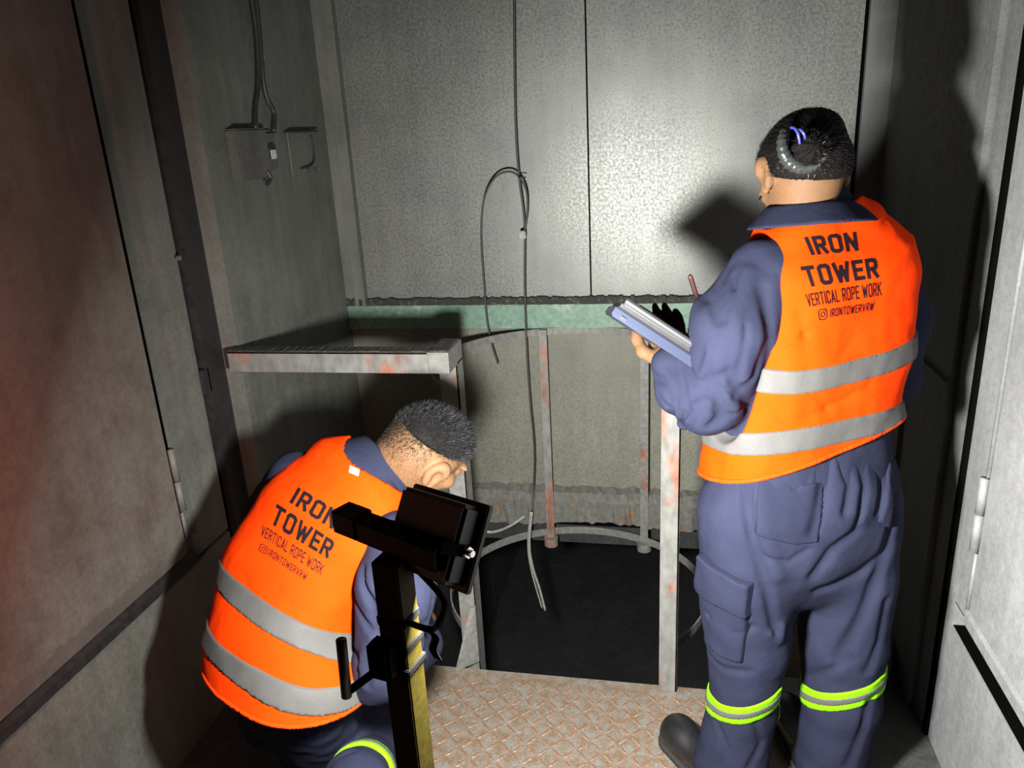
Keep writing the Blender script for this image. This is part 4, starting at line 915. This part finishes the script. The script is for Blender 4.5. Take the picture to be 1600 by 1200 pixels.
for (h, t) in (footR, footL):
    f = lambda Q: smax(smin(chain(Q, [h, t], [.042, .045]), ell(Q, t, (.045, .05, .042)), .02), -(Q[:, 2]-.0035), .003)
    l3, h3 = bb([t, h], .09); l3[2] = 0
    sdf('boot', f, l3, h3, .005, M['leather'], man)
# short hair: thick on top, clipped to stubble at the back and sides
def loc(Q): q = Q-mc; return q@mL, q@mF, q@mU
def m_hair(Q):
    q = Q-np.array(mc, f32); a, b, c = q@np.array(mL, f32), q@np.array(mF, f32), q@np.array(mU, f32); l = np.stack([a, b, c], 1)
    d = ell(l, (0, -.004, .030), (.083, .104, .088))
    d = smax(d, -(c-.050-.35*np.minimum(a, 0)), .014)
    for s in (-1, 1): d = smax(d, -ell(l, (s*.08, .01, -.01), (.03, .05, .05)), .01)
    return smax(d, b-(.060+.35*(c-.03)), .01)
mh, HW, HQ = sdf('hair', m_hair, mc-.15, mc+.15, .0045, M['hair'], man)
sel, dirs, ln, bd_ = [], [], [], []
a, b, c = loc(HW); top = np.argwhere((np.abs(HW-mc) @ np.ones(3) > 0)).ravel()
for i in rng.choice(len(HW), 24000):
    p = HW[i]+rng.normal(0, .0018, 3); n = nrm(p-(mc+mU*.01)); sel.append(p-n*.002); dirs.append(nrm(n+mF*.7+mU*.25+rng.normal(0, .22, 3))); ln.append(.010*(.6+.6*rng.random())); bd_.append(-n*.006)
blades('hair_strands', sel, dirs, ln, .0009, M['hairgrey'], mh, bd_, 2)
a, b, c = loc(MW); sel, dirs, ln = [], [], []
cand = np.argwhere((c > -.085+.5*np.abs(b+.09)) & (b < .045-.25*np.abs(c)) & (c < .10)).ravel()
for i in rng.choice(cand, 60000):
    aa, b_, c_ = a[i], b[i], c[i]
    lev = (c_+.070-.10*max(0, b_+.02)-.3*min(aa, 0))/.115
    if abs(aa) > .055: lev = lev*.8
    if abs(aa) > .066 and -.045 < b_ < .04 and -.045 < c_ < .045: continue
    if rng.random() > np.clip(lev, .08, 1)**1.4: continue
    p = MW[i]+rng.normal(0, .002, 3); n = nrm(p-(mc+mU*.01)); sel.append(p); dirs.append(nrm(n*.6-mU*.7+rng.normal(0, .25, 3))); ln.append(.0020+.004*max(0, lev)**2)
blades('clipped_hair', sel, dirs, ln, .0006, M['stubble'], mh, None, 1)

# ================================================================== LIGHT
def light(name, kind, loc, energy, color, **k):
    d = bpy.data.lights.new(name, kind); d.energy = energy; d.color = color
    for a, b in k.items(): setattr(d, a, b)
    o = bpy.data.objects.new(name, d); COL.objects.link(o); o.location = loc; return o
la = light('floodlight_beam', 'AREA', tuple(L0+LF*.008), 120, (1, .98, .93), shape='RECTANGLE', size=.100, size_y=.076)
la.rotation_mode = 'QUATERNION'; la.rotation_quaternion = Vector(LF).to_track_quat('-Z', 'Y')
rl = light('red_lamp', 'SPOT', (-.90, .48, 1.02), 42.0, (1, .40, .29), shadow_soft_size=.04, spot_size=math.radians(175), spot_blend=.6)
rl.rotation_mode = 'QUATERNION'; rl.rotation_quaternion = Vector((-1, .1, .1)).to_track_quat('-Z', 'Y')
w = bpy.data.worlds.new('world'); bpy.context.scene.world = w; w.use_nodes = True
w.node_tree.nodes['Background'].inputs['Color'].default_value = (.9, .75, .75, 1); w.node_tree.nodes['Background'].inputs['Strength'].default_value = .003
sc = bpy.context.scene; sc.view_settings.view_transform = 'Standard'; sc.view_settings.look = 'None'
sc.view_settings.exposure = 0; sc.view_settings.gamma = 1; sc.view_settings.use_curve_mapping = False
sc.cycles.max_bounces = 8; sc.cycles.diffuse_bounces = 1
